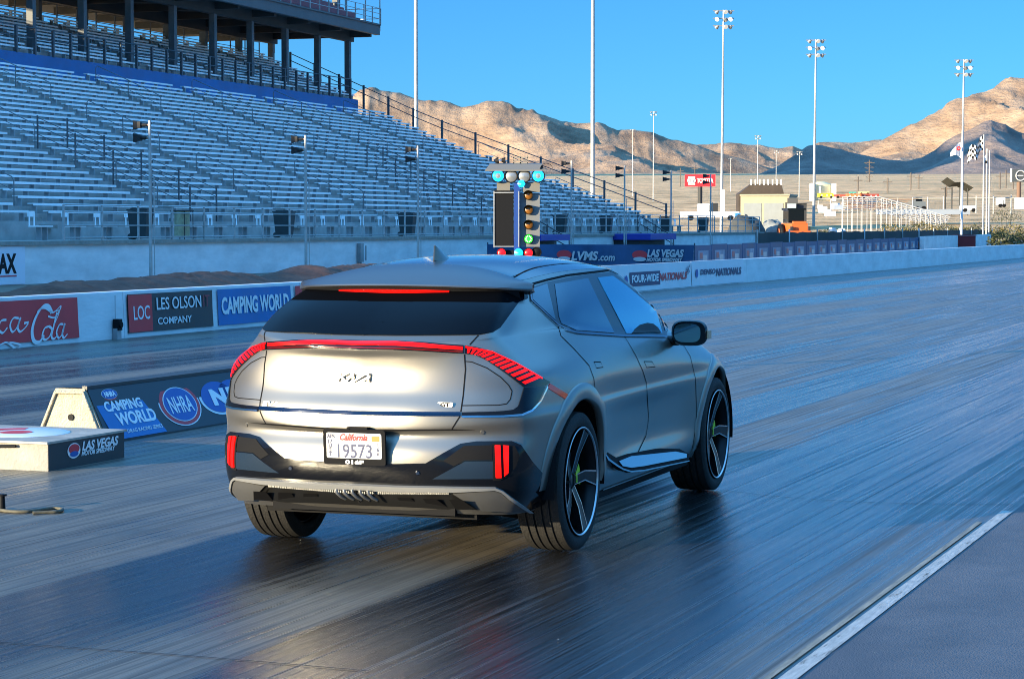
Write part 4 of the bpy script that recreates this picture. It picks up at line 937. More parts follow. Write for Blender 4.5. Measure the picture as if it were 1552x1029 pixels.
lampround(813, 382, 6.5, blackp, -.04, False, .1)
mb = MB(); mb.lathe([(0, -.02), (.05, .0)], (tx(786), -.07, tz(383)), 'y', 16); mb.lathe([(0, -.02), (.045, 0)], (tx(790), -.07, tz(279)), 'y', 6); mb.build('blue_sticker', cyan, tr)
mb = MB(); mb.bb(tx(765), tx(808), -.02, .04, tz(388), tz(379)); mb.build('lower_bar', blackp, tr)
# ------------------------------------------------------------------ grandstand
CSD, SSD = math.cos(STD), math.sin(STD)
WKT, WKZ = 34.5, 1.25                      # front wall line and walkway level
R0T, R0Z, RD, RR = 37.6, 1.86, .567, .250; NR = 28
S_L, S_END = -70.0, 149.0
def s_end(t): return S_END-max(0, min(12, (t-R0T)*.95))
gs = thing('grandstand', 'huge stepped concrete grandstand with white front wall and blue cross-aisle wall', 'grandstand', (0, 0, 0), FRM(STD))
mb = MB()
for i in range(NR):
    t0 = R0T+i*RD; z0 = R0Z+i*RR; e = s_end(t0); zl = z0-RR if i else 1.0
    mb.add([(S_L, t0, zl), (e, t0, zl), (e, t0, z0), (S_L, t0, z0), (e, t0+RD, z0), (S_L, t0+RD, z0), (e, t0+RD, 0), (e, t0, 0)], [(0, 1, 2, 3), (3, 2, 4, 5), (1, 7, 6, 4, 2)])
TB = R0T+NR*RD; ZB = R0Z+(NR-1)*RR
U0T = TB+1.5; U0Z = ZB+1.15; NU = 12
for i in range(NU):
    t0 = U0T+i*RD; z0 = U0Z+i*RR; e = 137
    mb.add([(S_L, t0, z0-(RR if i else 1.2)), (e, t0, z0-(RR if i else 1.2)), (e, t0, z0), (S_L, t0, z0), (e, t0+RD, z0), (S_L, t0+RD, z0), (e, t0+RD, 0), (e, t0, 0)], [(0, 1, 2, 3), (3, 2, 4, 5), (1, 7, 6, 4, 2)])
TE = U0T+NU*RD; ZE = U0Z+(NU-1)*RR
mb.add([(S_L, TB, ZB), (137, TB, ZB), (137, U0T, ZB), (S_L, U0T, ZB)], [(0, 1, 2, 3)])
mb.add([(S_L, TE, 0), (137, TE, 0), (137, TE, ZE), (S_L, TE, ZE)], [(0, 1, 2, 3)]); mb.add([(137, TB, 0), (137, U0T, 0), (137, U0T, ZB), (137, TB, ZB)], [(0, 1, 2, 3)])
mb.build('seating_steps', conc_g, gs)
mb = MB(); mb.bb(S_L, 165, WKT, WKT+.25, -.1, WKZ-.12); mb.build('front_wall', conc_w, gs)
mb = MB(); mb.bb(S_L, 166, WKT-.10, R0T+.02, WKZ-.12, WKZ); mb.bb(149, 166, R0T, R0T+5, WKZ-.1, WKZ); mb.build('walkway', conc, gs)
mb = MB(); mb.bb(S_L, 136.8, U0T-.06, U0T-.002, ZB-.02, U0Z+.02); mb.build('cross_aisle_wall', bluep, gs)
mb = MB()
for i in range(-4, 12): mb.bb(86.5+i*10.3-.3 if False else 97.7+i*10.3-31, 97.7+i*10.3-30.7, WKT-.006, WKT, .1, WKZ-.2)
# ---- bench sections
PER, SLEN = 10.3, 9.0
def bench_mesh(L, name, feet=True):
    mb = MB(); mb.bb(0, L, -.11, .11, .315, .345); mb.bb(0, L, -.116, -.10, .262, .34); mb.bb(0, L, .26, .30, .36, .40) if False else None
    mb2 = MB(); n = max(2, int(L/1.5)+1)
    for k in range(n):
        x = .25+(L-.5)*k/(n-1); mb2.bb(x-.03, x+.03, -.09, .09, 0, .315)
    o = len(mb.v); mb.v += mb2.v; mb.f += [tuple(i+o for i in f) for f in mb2.f]; mb.m += [1]*len(mb2.f); mb.sm += mb2.sm
    return mb.mesh(name, [alu, alu_d])
BM = {}
def bench(L):
    L = round(L, 2)
    if L not in BM: BM[L] = bench_mesh(L, 'bench')
    return BM[L]
ORD = ['leftmost', 'second', 'third', 'fourth', 'fifth', 'sixth', 'seventh', 'eighth', 'ninth', 'tenth']
n_sec = 0
for k in range(-4, 6):
    s0 = 97.7+k*PER
    if s0 > 146: continue
    lab = ('%s block of lower aluminium benches counted from the left' % ORD[n_sec]) if n_sec else 'leftmost block of lower aluminium benches, cut by the left frame edge'
    sec = thing('bench_section', lab, 'bleacher section', FR(STD, s0, R0T, 0), FRM(STD), 'blocks of lower bleacher benches'); n_sec += 1
    for i in range(NR):
        e = min(SLEN, s_end(R0T+i*RD)-s0-.1)
        if e < 1: continue
        L = SLEN if e >= SLEN else round(e/1.2)*1.2
        if L < 1: continue
        o = bpy.data.objects.new('bench', bench(L)); COL.objects.link(o); o.parent = sec; o.location = (0, i*RD+.28, R0Z+i*RR)
n_sec = 0
for k in range(-2, 4):
    s0 = 97.7+k*PER
    sec = thing('bench_section', '%s block of upper benches under the suites, counted from the left' % ORD[n_sec] if n_sec else 'leftmost block of upper benches above the blue wall', 'bleacher section', FR(STD, s0, U0T, 0), FRM(STD), 'blocks of upper bleacher benches'); n_sec += 1
    for i in range(NU):
        e = min(SLEN, 136.8-s0)
        if e < 1: continue
        o = bpy.data.objects.new('bench', bench(SLEN if e >= SLEN else round(e, 1))); COL.objects.link(o); o.parent = sec; o.location = (0, i*RD+.28, U0Z+i*RR)
# ---- aisle steps + hand rails
for k in range(-4, 6):
    mb = MB(); s0 = 97.7+k*PER-1.05
    for i in range(NR):
        if s0+.9 > s_end(R0T+i*RD): continue
        mb.bb(s0+.1, s0+.9, R0T+i*RD-.24, R0T+i*RD, R0Z+i*RR-RR, R0Z+i*RR-RR/2)
    if mb.v: mb.build('aisle_steps', conc, gs)
def rail_mesh():
    mb = MB(); n = 6; A = []
    def pt(f, h): return Vector((0, f*RD, f*RR+h))
    P = [pt(0, 0), pt(0, .80), pt(.12, .92), pt(n*.5, .95), pt(n-.15, .93), pt(n, .80), pt(n, 0)]
    mb.tube(P, .020, 6); mb.tube([pt(0, .5), pt(n, .5)], .014, 6); mb.cyl(pt(n/2, 0), pt(n/2, .95), .022, n=6); return mb.mesh('aisle_handrail', mat('handrail_steel', (.16, .17, .18), .5, .3))
RM = rail_mesh(); nrl = 0
for k in range(-4, 5):
    for j, i in enumerate((2, 11, 20)):
        s0 = 97.7+k*PER-.55
        if s0 > s_end(R0T+(i+6)*RD): continue
        o = bpy.data.objects.new('aisle_handrail', RM); COL.objects.link(o); o.location = FR(STD, s0, R0T+i*RD, R0Z+i*RR); o.rotation_euler = (0, 0, FRM(STD))
        tag(o, '%s handrail in the %s aisle of the lower seating' % (('lowest', 'middle', 'highest')[j], ORD[k+4] if k > -4 else 'leftmost'), 'handrail', 'looped handrails in the seating aisles')
# entry ramps with dark railings cut into the lower rows
for (ua, ub, lab, ii) in ((128, 345, 'dark sloping ramp railing among the lower left benches', 0), (640, 760, 'dark sloping ramp railing in the benches left of the start tree', 1)):
    t0, t1 = R0T+.2, R0T+6.3; r_ = thing('ramp_railing', lab, 'railing', (0, 0, 0), FRM(STD)); 
    for side, du in ((0, 0), (1, 1.9)):
        sa = at_t(ub, 300, STD, t0)[0]-1.0-du*1.2; sb = sa-.5
        A = Vector((sa, t0, R0Z)); B = Vector((sb, t1, R0Z+6.1*RR/RD))
        mb = MB()
        for h in (1.25, .95, .62): mb.cyl(A+Vector((0, 0, h)), B+Vector((0, 0, h)), .015, n=6)
        mb.build('rail', rail_m, r_)
        for q_ in range(5):
            p = A.lerp(B, q_/4); mb = MB(); mb.box(p+Vector((0, 0, .45)), (.05, .05, 1.75)); mb.build('post', rail_m, r_)
# ---- railings
def railing(name, label, t, z, sa, sb, step, h=1.07, m=rail_m, grp=None, rails=(1.0, .55, .12), pr=.022, rr=.018, dz=0.0, dt=0.0):
    o = thing(name, label, 'railing', (0, 0, 0), FRM(STD), grp); n = int((sb-sa)/step)
    pm = MB(); pm.bb(-pr, pr, -pr, pr, 0, h); me = pm.mesh('post', m)
    for k in range(n+1):
        p = bpy.data.objects.new('post', me); COL.objects.link(p); p.parent = o; f = k/n; p.location = (sa+step*k, t+dt*f, z+dz*f)
    mb = MB()
    for f in rails: mb.cyl((sa, t, z+h*f), (sa+step*n, t+dt, z+dz+h*f), rr, n=6)
    mb.build('rail', m, o); return o
railing('walkway_railing', 'long pipe railing along the top of the white grandstand wall', WKT+.05, WKZ, 62, 166, 2.45, 1.10, galv, rails=(1, .8, .42, .08), pr=.028, rr=.02)
railing('cross_aisle_railing', 'dark railing of closely spaced posts above the blue cross-aisle wall', U0T-.03, U0Z, 84, 137, 1.72, 1.25, rail_m, rails=(1, .62), pr=.06, rr=.028)
railing('back_railing', 'thin railing along the very back of the upper seats', TE+.02, ZE, 84, 137, 2.2, 1.1, rail_m, rails=(1, .5), pr=.03, rr=.02)
# stepped end railing down the right end
er = thing('end_railing', 'dark railing descending the right end of the grandstand', 'railing', (0, 0, 0), FRM(STD)); pts = []
for i in range(0, NR+14, 3):
    t = R0T+i*RD; z = R0Z+i*RR; pts.append(Vector((s_end(t)+.05 if i < NR else 137.05, t, z)))
for p in pts: mb = MB(); mb.box(p+Vector((0, 0, .55)), (.12, .12, 1.6)); mb.build('post', rail_m, er)
mb = MB()
for a_, b_ in zip(pts, pts[1:]):
    for h in (1.25, .8): mb.cyl(a_+Vector((0, 0, h)), b_+Vector((0, 0, h)), .03, n=6)
mb.build('rail', rail_m, er)
# ---- suite tower over the upper seats
su = thing('suite_balcony', 'dark steel suite deck on columns with maroon seats above the stand', 'suite building', (0, 0, 0), FRM(STD))
DZ = 13.75; DS0, DS1 = 88, 138.4; DF = 54.0
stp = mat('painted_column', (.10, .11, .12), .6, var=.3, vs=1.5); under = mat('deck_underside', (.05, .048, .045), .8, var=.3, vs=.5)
for s_ in [137.8-5.03*i for i in range(10)]:
    for t_, w_ in ((56.0, .34), (61.4, .34)):
        zb = U0Z+(t_-U0T)*RR/RD-.6; mb = MB(); mb.bb(s_-w_/2, s_+w_/2, t_-w_/2, t_+w_/2, zb, DZ+.3); mb.bb(s_-w_/2-.004, s_+w_/2+.004, t_-w_/2-.02, t_-w_/2, zb+1.0, zb+1.6); mb.build('column', stp, su)
mb = MB(); mb.bb(DS0, DS1, 55.8, 56.2, DZ-.15, DZ+.5); mb.bb(DS0, DS1, 61.2, 61.6, DZ-.15, DZ+.5)
for s_ in [137.8-5.03*i for i in range(10)]: mb.bb(s_-.15, s_+.15, DF+.4, 66, DZ+.1, DZ+.52)
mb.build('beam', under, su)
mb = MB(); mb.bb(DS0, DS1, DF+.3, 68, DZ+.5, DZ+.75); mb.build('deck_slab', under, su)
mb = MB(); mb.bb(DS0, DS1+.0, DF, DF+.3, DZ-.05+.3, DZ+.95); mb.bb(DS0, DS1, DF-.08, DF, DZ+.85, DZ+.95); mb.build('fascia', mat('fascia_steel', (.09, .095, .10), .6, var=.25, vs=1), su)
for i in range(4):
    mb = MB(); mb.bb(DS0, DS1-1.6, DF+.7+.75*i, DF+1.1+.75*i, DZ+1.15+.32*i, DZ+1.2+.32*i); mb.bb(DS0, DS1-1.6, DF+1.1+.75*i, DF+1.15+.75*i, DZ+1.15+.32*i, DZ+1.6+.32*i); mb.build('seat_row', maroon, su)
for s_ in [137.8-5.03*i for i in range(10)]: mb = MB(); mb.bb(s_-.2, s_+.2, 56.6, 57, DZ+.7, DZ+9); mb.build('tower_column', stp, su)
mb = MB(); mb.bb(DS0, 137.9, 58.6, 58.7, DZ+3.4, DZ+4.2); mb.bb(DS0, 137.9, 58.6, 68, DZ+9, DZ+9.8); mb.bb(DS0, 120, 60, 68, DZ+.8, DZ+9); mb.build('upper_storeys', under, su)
br = railing('balcony_railing', 'galvanised railing along the front edge of the suite balcony', DF-.05, DZ+.95, 92, DS1, 1.45, 1.0, galv, rails=(1, .66, .33), pr=.03, rr=.02)
mb = MB()
for t_ in (DF, 55.0, 56.4): mb.bb(DS1-.03, DS1+.03, t_-.03, t_+.03, DZ+.7, DZ+2.6)
for z_ in (1.3, 1.95, 2.6): mb.bb(DS1-.02, DS1+.02, DF, 56.4, DZ+z_-.02, DZ+z_+.02)
mb.bb(DS1-.05, DS1+.1, DF, 56.4, DZ+.5, DZ+.7)
mb.build('end_rail', galv, br)
# stair tower behind the upper seats, in sunlight
st2 = thing('stair_tower', 'sunlit steel stair tower behind the upper seats', 'stair tower', FR(STD, 108, 68, 0), FRM(STD))
mb = MB()
for x in (0, 3, 6):
    for y in (0, 3): mb.bb(x-.1, x+.1, y-.1, y+.1, 0, 19)
for z in (13, 15, 17, 19): mb.bb(0, 6, -.1, .1, z-.1, z+.1); mb.bb(0, 6, 2.9, 3.1, z-.1, z+.1)
mb.build('frame', mat('sunlit_white_steel', (.6, .58, .52), .6), st2)
mb = MB()
for z in (13, 15, 17):
    for i in range(10): mb.bb(.3+.55*i, .85+.55*i, .3, 2.6, z+.19*i, z+.19*i+.06)
mb.build('stair_flight', alu_d, st2)
# ---- speaker poles along the front wall
hornm = mat('black_horn', (.014, .013, .013), .6); conduit = mat('pole_galvanised', (.45, .45, .44), .5, .4, var=.2, vs=4)
def speaker_pole():
    o = thing('speaker_pole', 'x', 'speaker pole', (0, 0, 0), 0, 'twin horn speaker poles along the grandstand wall')
    mb = MB(); mb.cyl((0, 0, 0), (0, 0, 5.0), .055, .045, 10); mb.cyl((.12, .02, 0), (.12, .02, 3.2), .02, n=6); mb.build('pole', conduit, o)
    for z in (4.86, 4.46):
        mb = MB(); mb.cyl((-.10, 0, z), (-.28, 0, z), .05, .07, 10); mb.add([Vector((x, y, z+h)) for x, w_ in ((-.28, .06), (-.50, .14)) for y, h in ((-w_, -w_), (w_, -w_), (w_, w_), (-w_, w_))], [(0, 1, 2, 3), (4, 5, 6, 7), (0, 1, 5, 4), (1, 2, 6, 5), (2, 3, 7, 6), (3, 0, 4, 7)])
        mb.box((-.33, 0, z), (.1, .2, .2)); h = mb.build('horn', hornm, o)
        mb = MB(); mb.cyl((0, 0, z), (-.12, 0, z), .03, n=8); mb.tube([(0, .03, z-.1), (-.08, .06, z-.02), (-.2, .05, z-.06)], .012, 6); mb.build('bracket', mat('copper_bracket', (.35, .2, .12), .5), h)
    return o
proto = speaker_pole(); PT_ = WKT-1.5
names = ['speaker pole at far left in front of the benches', 'second speaker pole from the left, by a dark bin', 'third speaker pole, left of the start tree', 'speaker pole just right of the start tree', 'second speaker pole right of the start tree', 'third speaker pole right of the start tree', 'rightmost speaker pole, in front of the red billboard']
def full_copy(o):
    c = o.copy(); COL.objects.link(c)
    for ch in o.children:
        d = ch.copy(); COL.objects.link(d); d.parent = c
        for g in ch.children: e = g.copy(); COL.objects.link(e); e.parent = d
    return c
for i, u in enumerate((228, 463.5, 633.5, 866, 946.5, 1017, 1077)):
    s_, _ = at_t(u, 340, STD, PT_); o = proto if i == 0 else full_copy(proto); o.location = FR(STD, s_, PT_, 0); o.rotation_euler = (0, 0, -.15 if i < 4 else .0); o['label'] = names[i]
# ---- bins, box seats, bag on the walkway
def bin_():
    o = thing('wheelie_bin', 'x', 'bin', (0, 0, 0), 0, 'dark wheelie bins on the grandstand walkway')
    mb = MB(); mb.add([Vector((x*w, y*w, z)) for z, w in ((.05, .26), (.95, .34)) for x, y in ((-1, -1), (1, -1), (1, 1), (-1, 1))], [(0, 1, 2, 3), (4, 5, 6, 7), (0, 1, 5, 4), (1, 2, 6, 5), (2, 3, 7, 6), (3, 0, 4, 7)]); mb.cyl((-.2, .3, .1), (.2, .3, .1), .1, n=12); mb.build('body', binm, o)
    mb = MB(); mb.box((0, 0, .985), (.76, .72, .05)); mb.box((0, -.0, 1.02), (.6, .5, .04)); mb.build('lid', binm, o); return o
bp_ = bin_(); lab = ['dark wheelie bin behind the leftmost speaker pole', 'dark wheelie bin left of the second speaker pole', 'dark wheelie bin beside the third speaker pole', 'dark wheelie bin just right of the start tree', 'dark wheelie bin behind the railing left of the second pole right of the tree', 'dark wheelie bin in the middle of the right walkway', 'dark wheelie bin beside the rightmost speaker pole']
for i, u in enumerate((213.5, 431, 617.5, 849, 919, 1008, 1066)):
    s_, _ = at_t(u, 340, STD, WKT+.8); o = bp_ if i == 0 else full_copy(bp_); o.location = FR(STD, s_, WKT+.8, WKZ); o.rotation_euler = (0, 0, FRM(STD)+.1); o['label'] = lab[i]
s_, _ = at_t(276, 340, STD, WKT+.5)
bg = thing('bag_holder', 'khaki cloth rubbish bag hanging in a frame on the walkway', 'rubbish bag', FR(STD, s_, WKT+.5, WKZ), FRM(STD))
mb = MB(); G = [[Vector((.33*math.cos(a_)*(1+.06*math.sin(3*a_+z*4)), .25*math.sin(a_), z)) for a_ in [2*PI*j/16 for j in range(17)]] for z in (.08, .3, .6, .95)]; mb.grid(G); mb.build('bag', mat('khaki_cloth', (.36, .35, .22), .8, var=.35, vs=6), bg)
mb = MB(); mb.box((0, 0, .97), (.70, .54, .04)); [mb.cyl((x, y, 0), (x, y, .97), .015, n=6) for x in (-.33, .33) for y in (-.25, .25)]; mb.build('frame', dark, bg)
def boxseat():
    o = thing('box_seat', 'x', 'seat', (0, 0, 0), 0, 'pale box seats in a row behind the walkway railing')
    mb = MB(); mb.bb(-.55, .30, -.2, .2, .42, .46); mb.build('seat', alu, o)
    mb = MB(); mb.bb(-.5, -.12, .22, .26, .74, .92); mb.bb(-.48, -.44, .2, .23, .44, .9); mb.bb(-.18, -.14, .2, .23, .44, .9); mb.build('backrest', alu, o)
    [MB().bb(x_, x_+.08, -.08, .08, 0, .42).build('leg', alu_d, o) for x_ in (-.28, .10)]; return o
bs_ = boxseat(); n = 0
for k in range(42):
    s_ = 64+2.15*k
    if s_ > 148: break
    o = bs_ if n == 0 else full_copy(bs_); n += 1; o.location = FR(STD, s_, WKT+1.9, WKZ); o.rotation_euler = (0, 0, FRM(STD)); o['label'] = 'pale aluminium box seat in the even row behind the walkway railing'
# banner board at far left on the grandstand wall
s_, zz = at_t(38, 440, STD, WKT-.03); s2, zt = at_t(0, 372, STD, WKT-.03)
ab = thing('wall_sign', 'white sign with bold black capitals on the grandstand wall at the left edge', 'sign', (0, 0, 0), FRM(STD)); z1_ = at_t(38, 373, STD, WKT-.03)[1]; z0_ = at_t(38, 441, STD, WKT-.03)[1]
mb = MB(); mb.bb(s_-5.5, s_, WKT-.04, WKT-.004, max(.0, z0_), z1_); mb.build('board', mat('sign_white', (.70, .74, .82), .5, var=.05, vs=1), ab)
wpx = (s_-at_t(0, 400, STD, WKT)[0])/38
mb = MB(); hgt = z1_-z0_; mb.text('LUMAX', hgt*.58, Matrix.Translation((s_-14*wpx, WKT-.045, z0_+hgt*.42))@Matrix.Rotation(PI/2, 4, 'X')@Matrix.Translation((-64*wpx, 0, 0)), .004, .03, 0, 64*wpx); ob = mb.build('lettering', blackp, ab)
mb = MB(); mb.text('www.motorsport', hgt*.10, Matrix.Translation((s_-40*wpx, WKT-.045, z0_+hgt*.31))@Matrix.Rotation(PI/2, 4, 'X'), .004, .004, 0, 27*wpx) if False else mb.bb(s_-40*wpx, s_-14*wpx, WKT-.046, WKT-.042, z0_+hgt*.33, z0_+hgt*.36); mb.build('red_rule', red_t, ab)
# electrical box on the wall
s_, z_ = at_t(545, 387, STD, WKT-.06)
mb = MB(); p_ = FR(STD, s_, WKT-.1, 0); mb.box(p_+Vector((0, 0, .62)), (.34, .16, .75), FRM(STD)); mb.cyl(p_+Vector((0, 0, 0)), p_+Vector((0, 0, .3)), .05, n=8); mb.cyl(p_+Vector((.22, 0, .3)), p_+Vector((.22, 0, .9)), .03, n=6); mb.box(p_+Vector((0, -.085, .62)), (.26, .01, .6), FRM(STD)); tag(mb.build('electrical_cabinet', alu_d), 'small grey electrical cabinet on the white grandstand wall', 'cabinet')
# ------------------------------------------------------------------ dirt piles behind the lane wall
def dirt_pile(label, crest, t=21.5, wid=2.4, seed=0):
    C = []; 
    for u, v in crest: s_, z_ = at_t(u, v, TRK, t); C.append((s_, max(z_, .02)))
    s0, s1 = C[0][0], C[-1][0]; n = max(30, int((s1-s0)/.12)); mb = MB(); G = []
    for i in range(n+1):
        s_ = s0+(s1-s0)*i/n; H = interp(s_, C); row = []
        for j in range(25):
            y = -1+2*j/24; p = Vector((s_*1.3, y*2, seed)); nz = mnoise.fractal(p*2.2, .9, 2, 5)
            row.append(Vector((s_, t+y*wid, H*max(0, 1-abs(y)**1.5)*(1+.0*nz)+.07*nz*(1-abs(y))*min(1, H*3)-.02)))
        G.append(row)
    mb.grid(G, flip=False); o = mb.build('dirt_mound', dirt); o.rotation_euler = (0, 0, FRM(TRK)); tag(o, label, 'dirt pile', 'earth heaped behind the lane wall'); return o
dirt_pile('long brown dirt mound behind the wall at the left', [(20, 446), (45, 438), (62, 431), (85, 426.5), (110, 424), (150, 425), (175, 423), (200, 418), (228, 418.5), (258, 416), (275, 413), (300, 412), (330, 411), (352, 411), (380, 419), (395, 424), (410, 427)])
dirt_pile('reddish brown dirt mound rising towards the rear of the car', [(395, 424), (412, 421), (425, 418), (445, 411), (455, 404), (466, 400), (476, 401), (485, 406), (505, 405), (525, 400), (545, 399), (565, 400), (600, 402), (680, 412), (760, 420)], seed=5)
# ------------------------------------------------------------------ blue banner fence
def fence_banner(uL, dL, uR, dR, h0, h1, label, name='banner_fence', posts=4):
    a = at_d(uL, 342, dL); b = at_d(uR, 342, dR); a.z = b.z = 0; v = b-a; L = v.length; o = thing(name, label, 'banner fence', a, math.atan2(v.y, v.x))
    mb = MB(); G = []; n = int(L/.4)
    for i in range(n+1):
        x = L*i/n; G.append([Vector((x, .05*math.sin(x*1.7+z*3), z)) for z in (h0, (h0+h1)/2, h1)])
    mb.grid(G, flip=True); mb.build('sheet', navy_b, o)
    for k in range(posts): x = L*k/(posts-1); mb = MB(); mb.cyl((x, .08, 0), (x, .08, h1+.08), .03, n=6); mb.build('post', rail_m, o)
    return o, L
def mark(mb_par, x, z, w, h):
    for nm, m, rx, rz_, dz, y in (('emblem_top', red_t, .5, .32, .08, -.07), ('emblem_foot', grey_t, .42, .16, -.22, -.072)):
        mb = MB(); n = 20; mb.add([(x+w*rx*math.cos(2*PI*i/n), y, z+h*(dz+rz_*math.sin(2*PI*i/n))) for i in range(n)], [tuple(range(n))]); mb.build(nm, m, mb_par)
o, L = fence_banner(738, 100, 1052, 96, .03, .90, 'plain navy banner fence with two large pale lettered emblems behind the lane wall')
fx = lambda u: L*(u-738)/(1052-738)
def FT(o, x, z, txt, size, m, width, shear=.2, bold=.01):
    mb = MB(); mb.text(txt, size, Matrix.Translation((x, -.07, z))@Matrix.Rotation(PI/2, 4, 'X'), .003, bold, shear, width); mb.build('lettering', m, o)
mark(o, fx(859), .42, .7, .6); FT(o, fx(870), .24, 'LVMS', .52, grey_t, fx(911)-fx(870), .2, .02); FT(o, fx(911), .22, '.com', .42, grey_t, fx(936)-fx(911))
mark(o, fx(973), .42, .7, .6); FT(o, fx(984), .40, 'LAS VEGAS', .42, grey_t, fx(1038)-fx(984), .2, .02); FT(o, fx(983), .20, 'MOTOR SPEEDWAY', .20, grey_t, fx(1036)-fx(983))
FT(o, fx(812), .24, 'S', .5, grey_t, .35)
a = FR(STD, *at_t(1053, 345, STD, 21.2)[:1], 21.2); sA = at_t(1053, 345, STD, 21.2)[0]; sB = at_t(1398, 345, STD, 21.2)[0]
o = thing('banner_fence', 'long navy banner fence with repeated pale emblems beyond the lane wall', 'banner fence', (0, 0, 0), FRM(STD)); nS = 22
pale_b = mat('faded_banner_patch', (.22, .30, .42), .6, var=.5, vs=.5)
for k in range(nS):
    # panels look narrower with distance: share the run evenly in the real world
    x0 = sA+(sB-sA)*(k/nS); x1 = sA+(sB-sA)*((k+1)/nS); mb = MB(); mb.bb(x0+.05, x1-.05, 21.2, 21.22, .03, .92+.03*(k % 2)); p = mb.build('panel', navy_b, o)
    mb = MB(); c = (x0+x1)/2; w_ = (x1-x0)*.30; mb.bb(c-w_, c+w_, 21.19, 21.198, .22, .70); mb.build('faded_patch', pale_b, p)
    mb = MB(); mb.bb(c-w_*.7, c-w_*.2, 21.18, 21.188, .38, .62); mb.build('red_mark', mat('faded_red', (.45, .15, .14), .6) if k == 0 else bpy.data.materials['faded_red'], p)
    mb = MB(); mb.bb(c-w_*.1, c+w_*.7, 21.18, 21.188, .30, .52); mb.build('pale_mark', grey_t, p)
# blue canopies and stair to the wall
for i, (u0, u1, v0, v1) in enumerate(((820, 876, 356, 369), (986, 1037, 354.5, 367))):
    sa = at_t(u0, 360, STD, 32.3)[0]; sb = at_t(u1-12, 360, STD, 32.3)[0]; zt = at_t(u0, v0, STD, 32.3)[1]; zb = at_t(u0, v1, STD, 32.3)[1]
    o = thing('blue_canopy', ('blue box canopy right of the start tree, on the grandstand wall', 'blue box canopy on the wall near the right end of the grandstand')[i], 'canopy', (0, 0, 0), FRM(STD), 'blue canopies on the grandstand wall')
    mb = MB(); mb.bb(sa, sb, 32.3, WKT, zb+.12, zt); mb.build('roof', mat('royal_blue_canopy', (.012, .03, .30), .5) if i == 0 else bpy.data.materials['royal_blue_canopy'], o)
    mb = MB()
    for h in (0, .5, .95): mb.cyl((sb+2.2, 33, .1+h), (sb+.2, WKT+.2, WKZ+h+.15), .03, n=6)
    for f in (0, .5, 1): mb.cyl((sb+2.2-2*f, 33+1.7*f, .1+f*1.25), (sb+2.2-2*f, 33+1.7*f, 1.2+f*1.2), .03, n=6)
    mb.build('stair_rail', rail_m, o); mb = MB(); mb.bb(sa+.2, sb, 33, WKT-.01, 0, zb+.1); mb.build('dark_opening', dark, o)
# ------------------------------------------------------------------ light masts
lampm = mat('floodlight_metal', (.25, .25, .25), .5, .5); lens_f = mat('floodlight_glass', (.75, .75, .75), .25, .3)
def mast(u, vtop, vbase_d, h, label, r=.2, heads=(3, 4), lean=0.0, grp='tall floodlight masts'):
    d = vbase_d; b = at_d(u, 342, d); b.z = desert_z(b.x, b.y); ztop = CH+(342-vtop)/F0*d if vtop is not None else h
    o = thing('light_mast', label, 'light mast', b, 0, grp); H = ztop-b.z
    mb = MB(); mb.cyl((0, 0, -.3), (lean*H, 0, H*.55), r, r*.75, 12); mb.cyl((lean*H, 0, H*.55), (lean*H*1.6, 0, H), r*.72, r*.5, 12); mb.build('pole', galv if r > .2 else galv, o)
    if vtop is not None:
        q = MB(); ql = MB(); x0 = lean*H*1.6; rows, n = heads; sp = r*4.2
        for a_ in range(rows):
            z = H-.1-a_*sp*1.05; q.bb(x0-sp*(n)/2, x0+sp*(n)/2, -.08, .08, z-.06, z+.06)
            for k in range(n):
                x = x0+(k-(n-1)/2)*sp*.95; c = Vector((x+sp*.2, -.1, z)); dd = Vector((.25 if k % 2 else -.5, -.8 if (k+a_) % 2 else .5, -.45)).normalized(); q.cyl(c, c+dd*sp*.42, sp*.16, sp*.34, 10); ql.cyl(c+dd*sp*.42, c+dd*sp*.45, sp*.34, sp*.32, 10)
        hd = q.build('lamp_bank', lampm, o); tag(ql.build('lenses', lens_f, hd), kind=None)
    return o
for u, vt, d, lab, r in ((631, None, 190, 'tall grey mast rising out of the frame behind the left of the stand', .2), (898, None, 215, 'tall grey mast rising out of the frame right of the start tree', .23),
        (1093, 18, 300, 'tallest floodlight mast with lamps in view, behind the red billboard', .22), (1233, 62, 345, 'floodlight mast beside the pale water tank', .24), (1457, 92, 390, 'floodlight mast next to the flags at the right', .26)):
    mast(u, vt, d, 48, lab, r, (3, 3), .004 if u > 1000 else 0)
for u, vt, d, lab in ((990, 170, 620, 'distant floodlight mast just right of the stand end'), (958.5, 197, 760, 'distant thin mast with a flat lamp bar near the stand end'), (1107, 240, 900, 'small far floodlight mast right of the tallest mast'), (1148, 206, 640, 'distant mast above the dark back of a small grandstand'), (1176, 228, 800, 'faint distant mast left of the double-arm mast'), (1211, 230, 700, 'distant mast with angled lamps left of the water tank')):
    mast(u, vt, d, 30, lab, .16, (1 if vt in (197, 240) else 2, 3), 0, 'distant floodlight masts')
# ------------------------------------------------------------------ things beyond the stand
def at(u, d): p = at_d(u, 342, d); p.z = max(desert_z(p.x, p.y), 0); return p
def ppm(d): return F0/d
def zat(v, d): return CH+(342-v)/F0*d
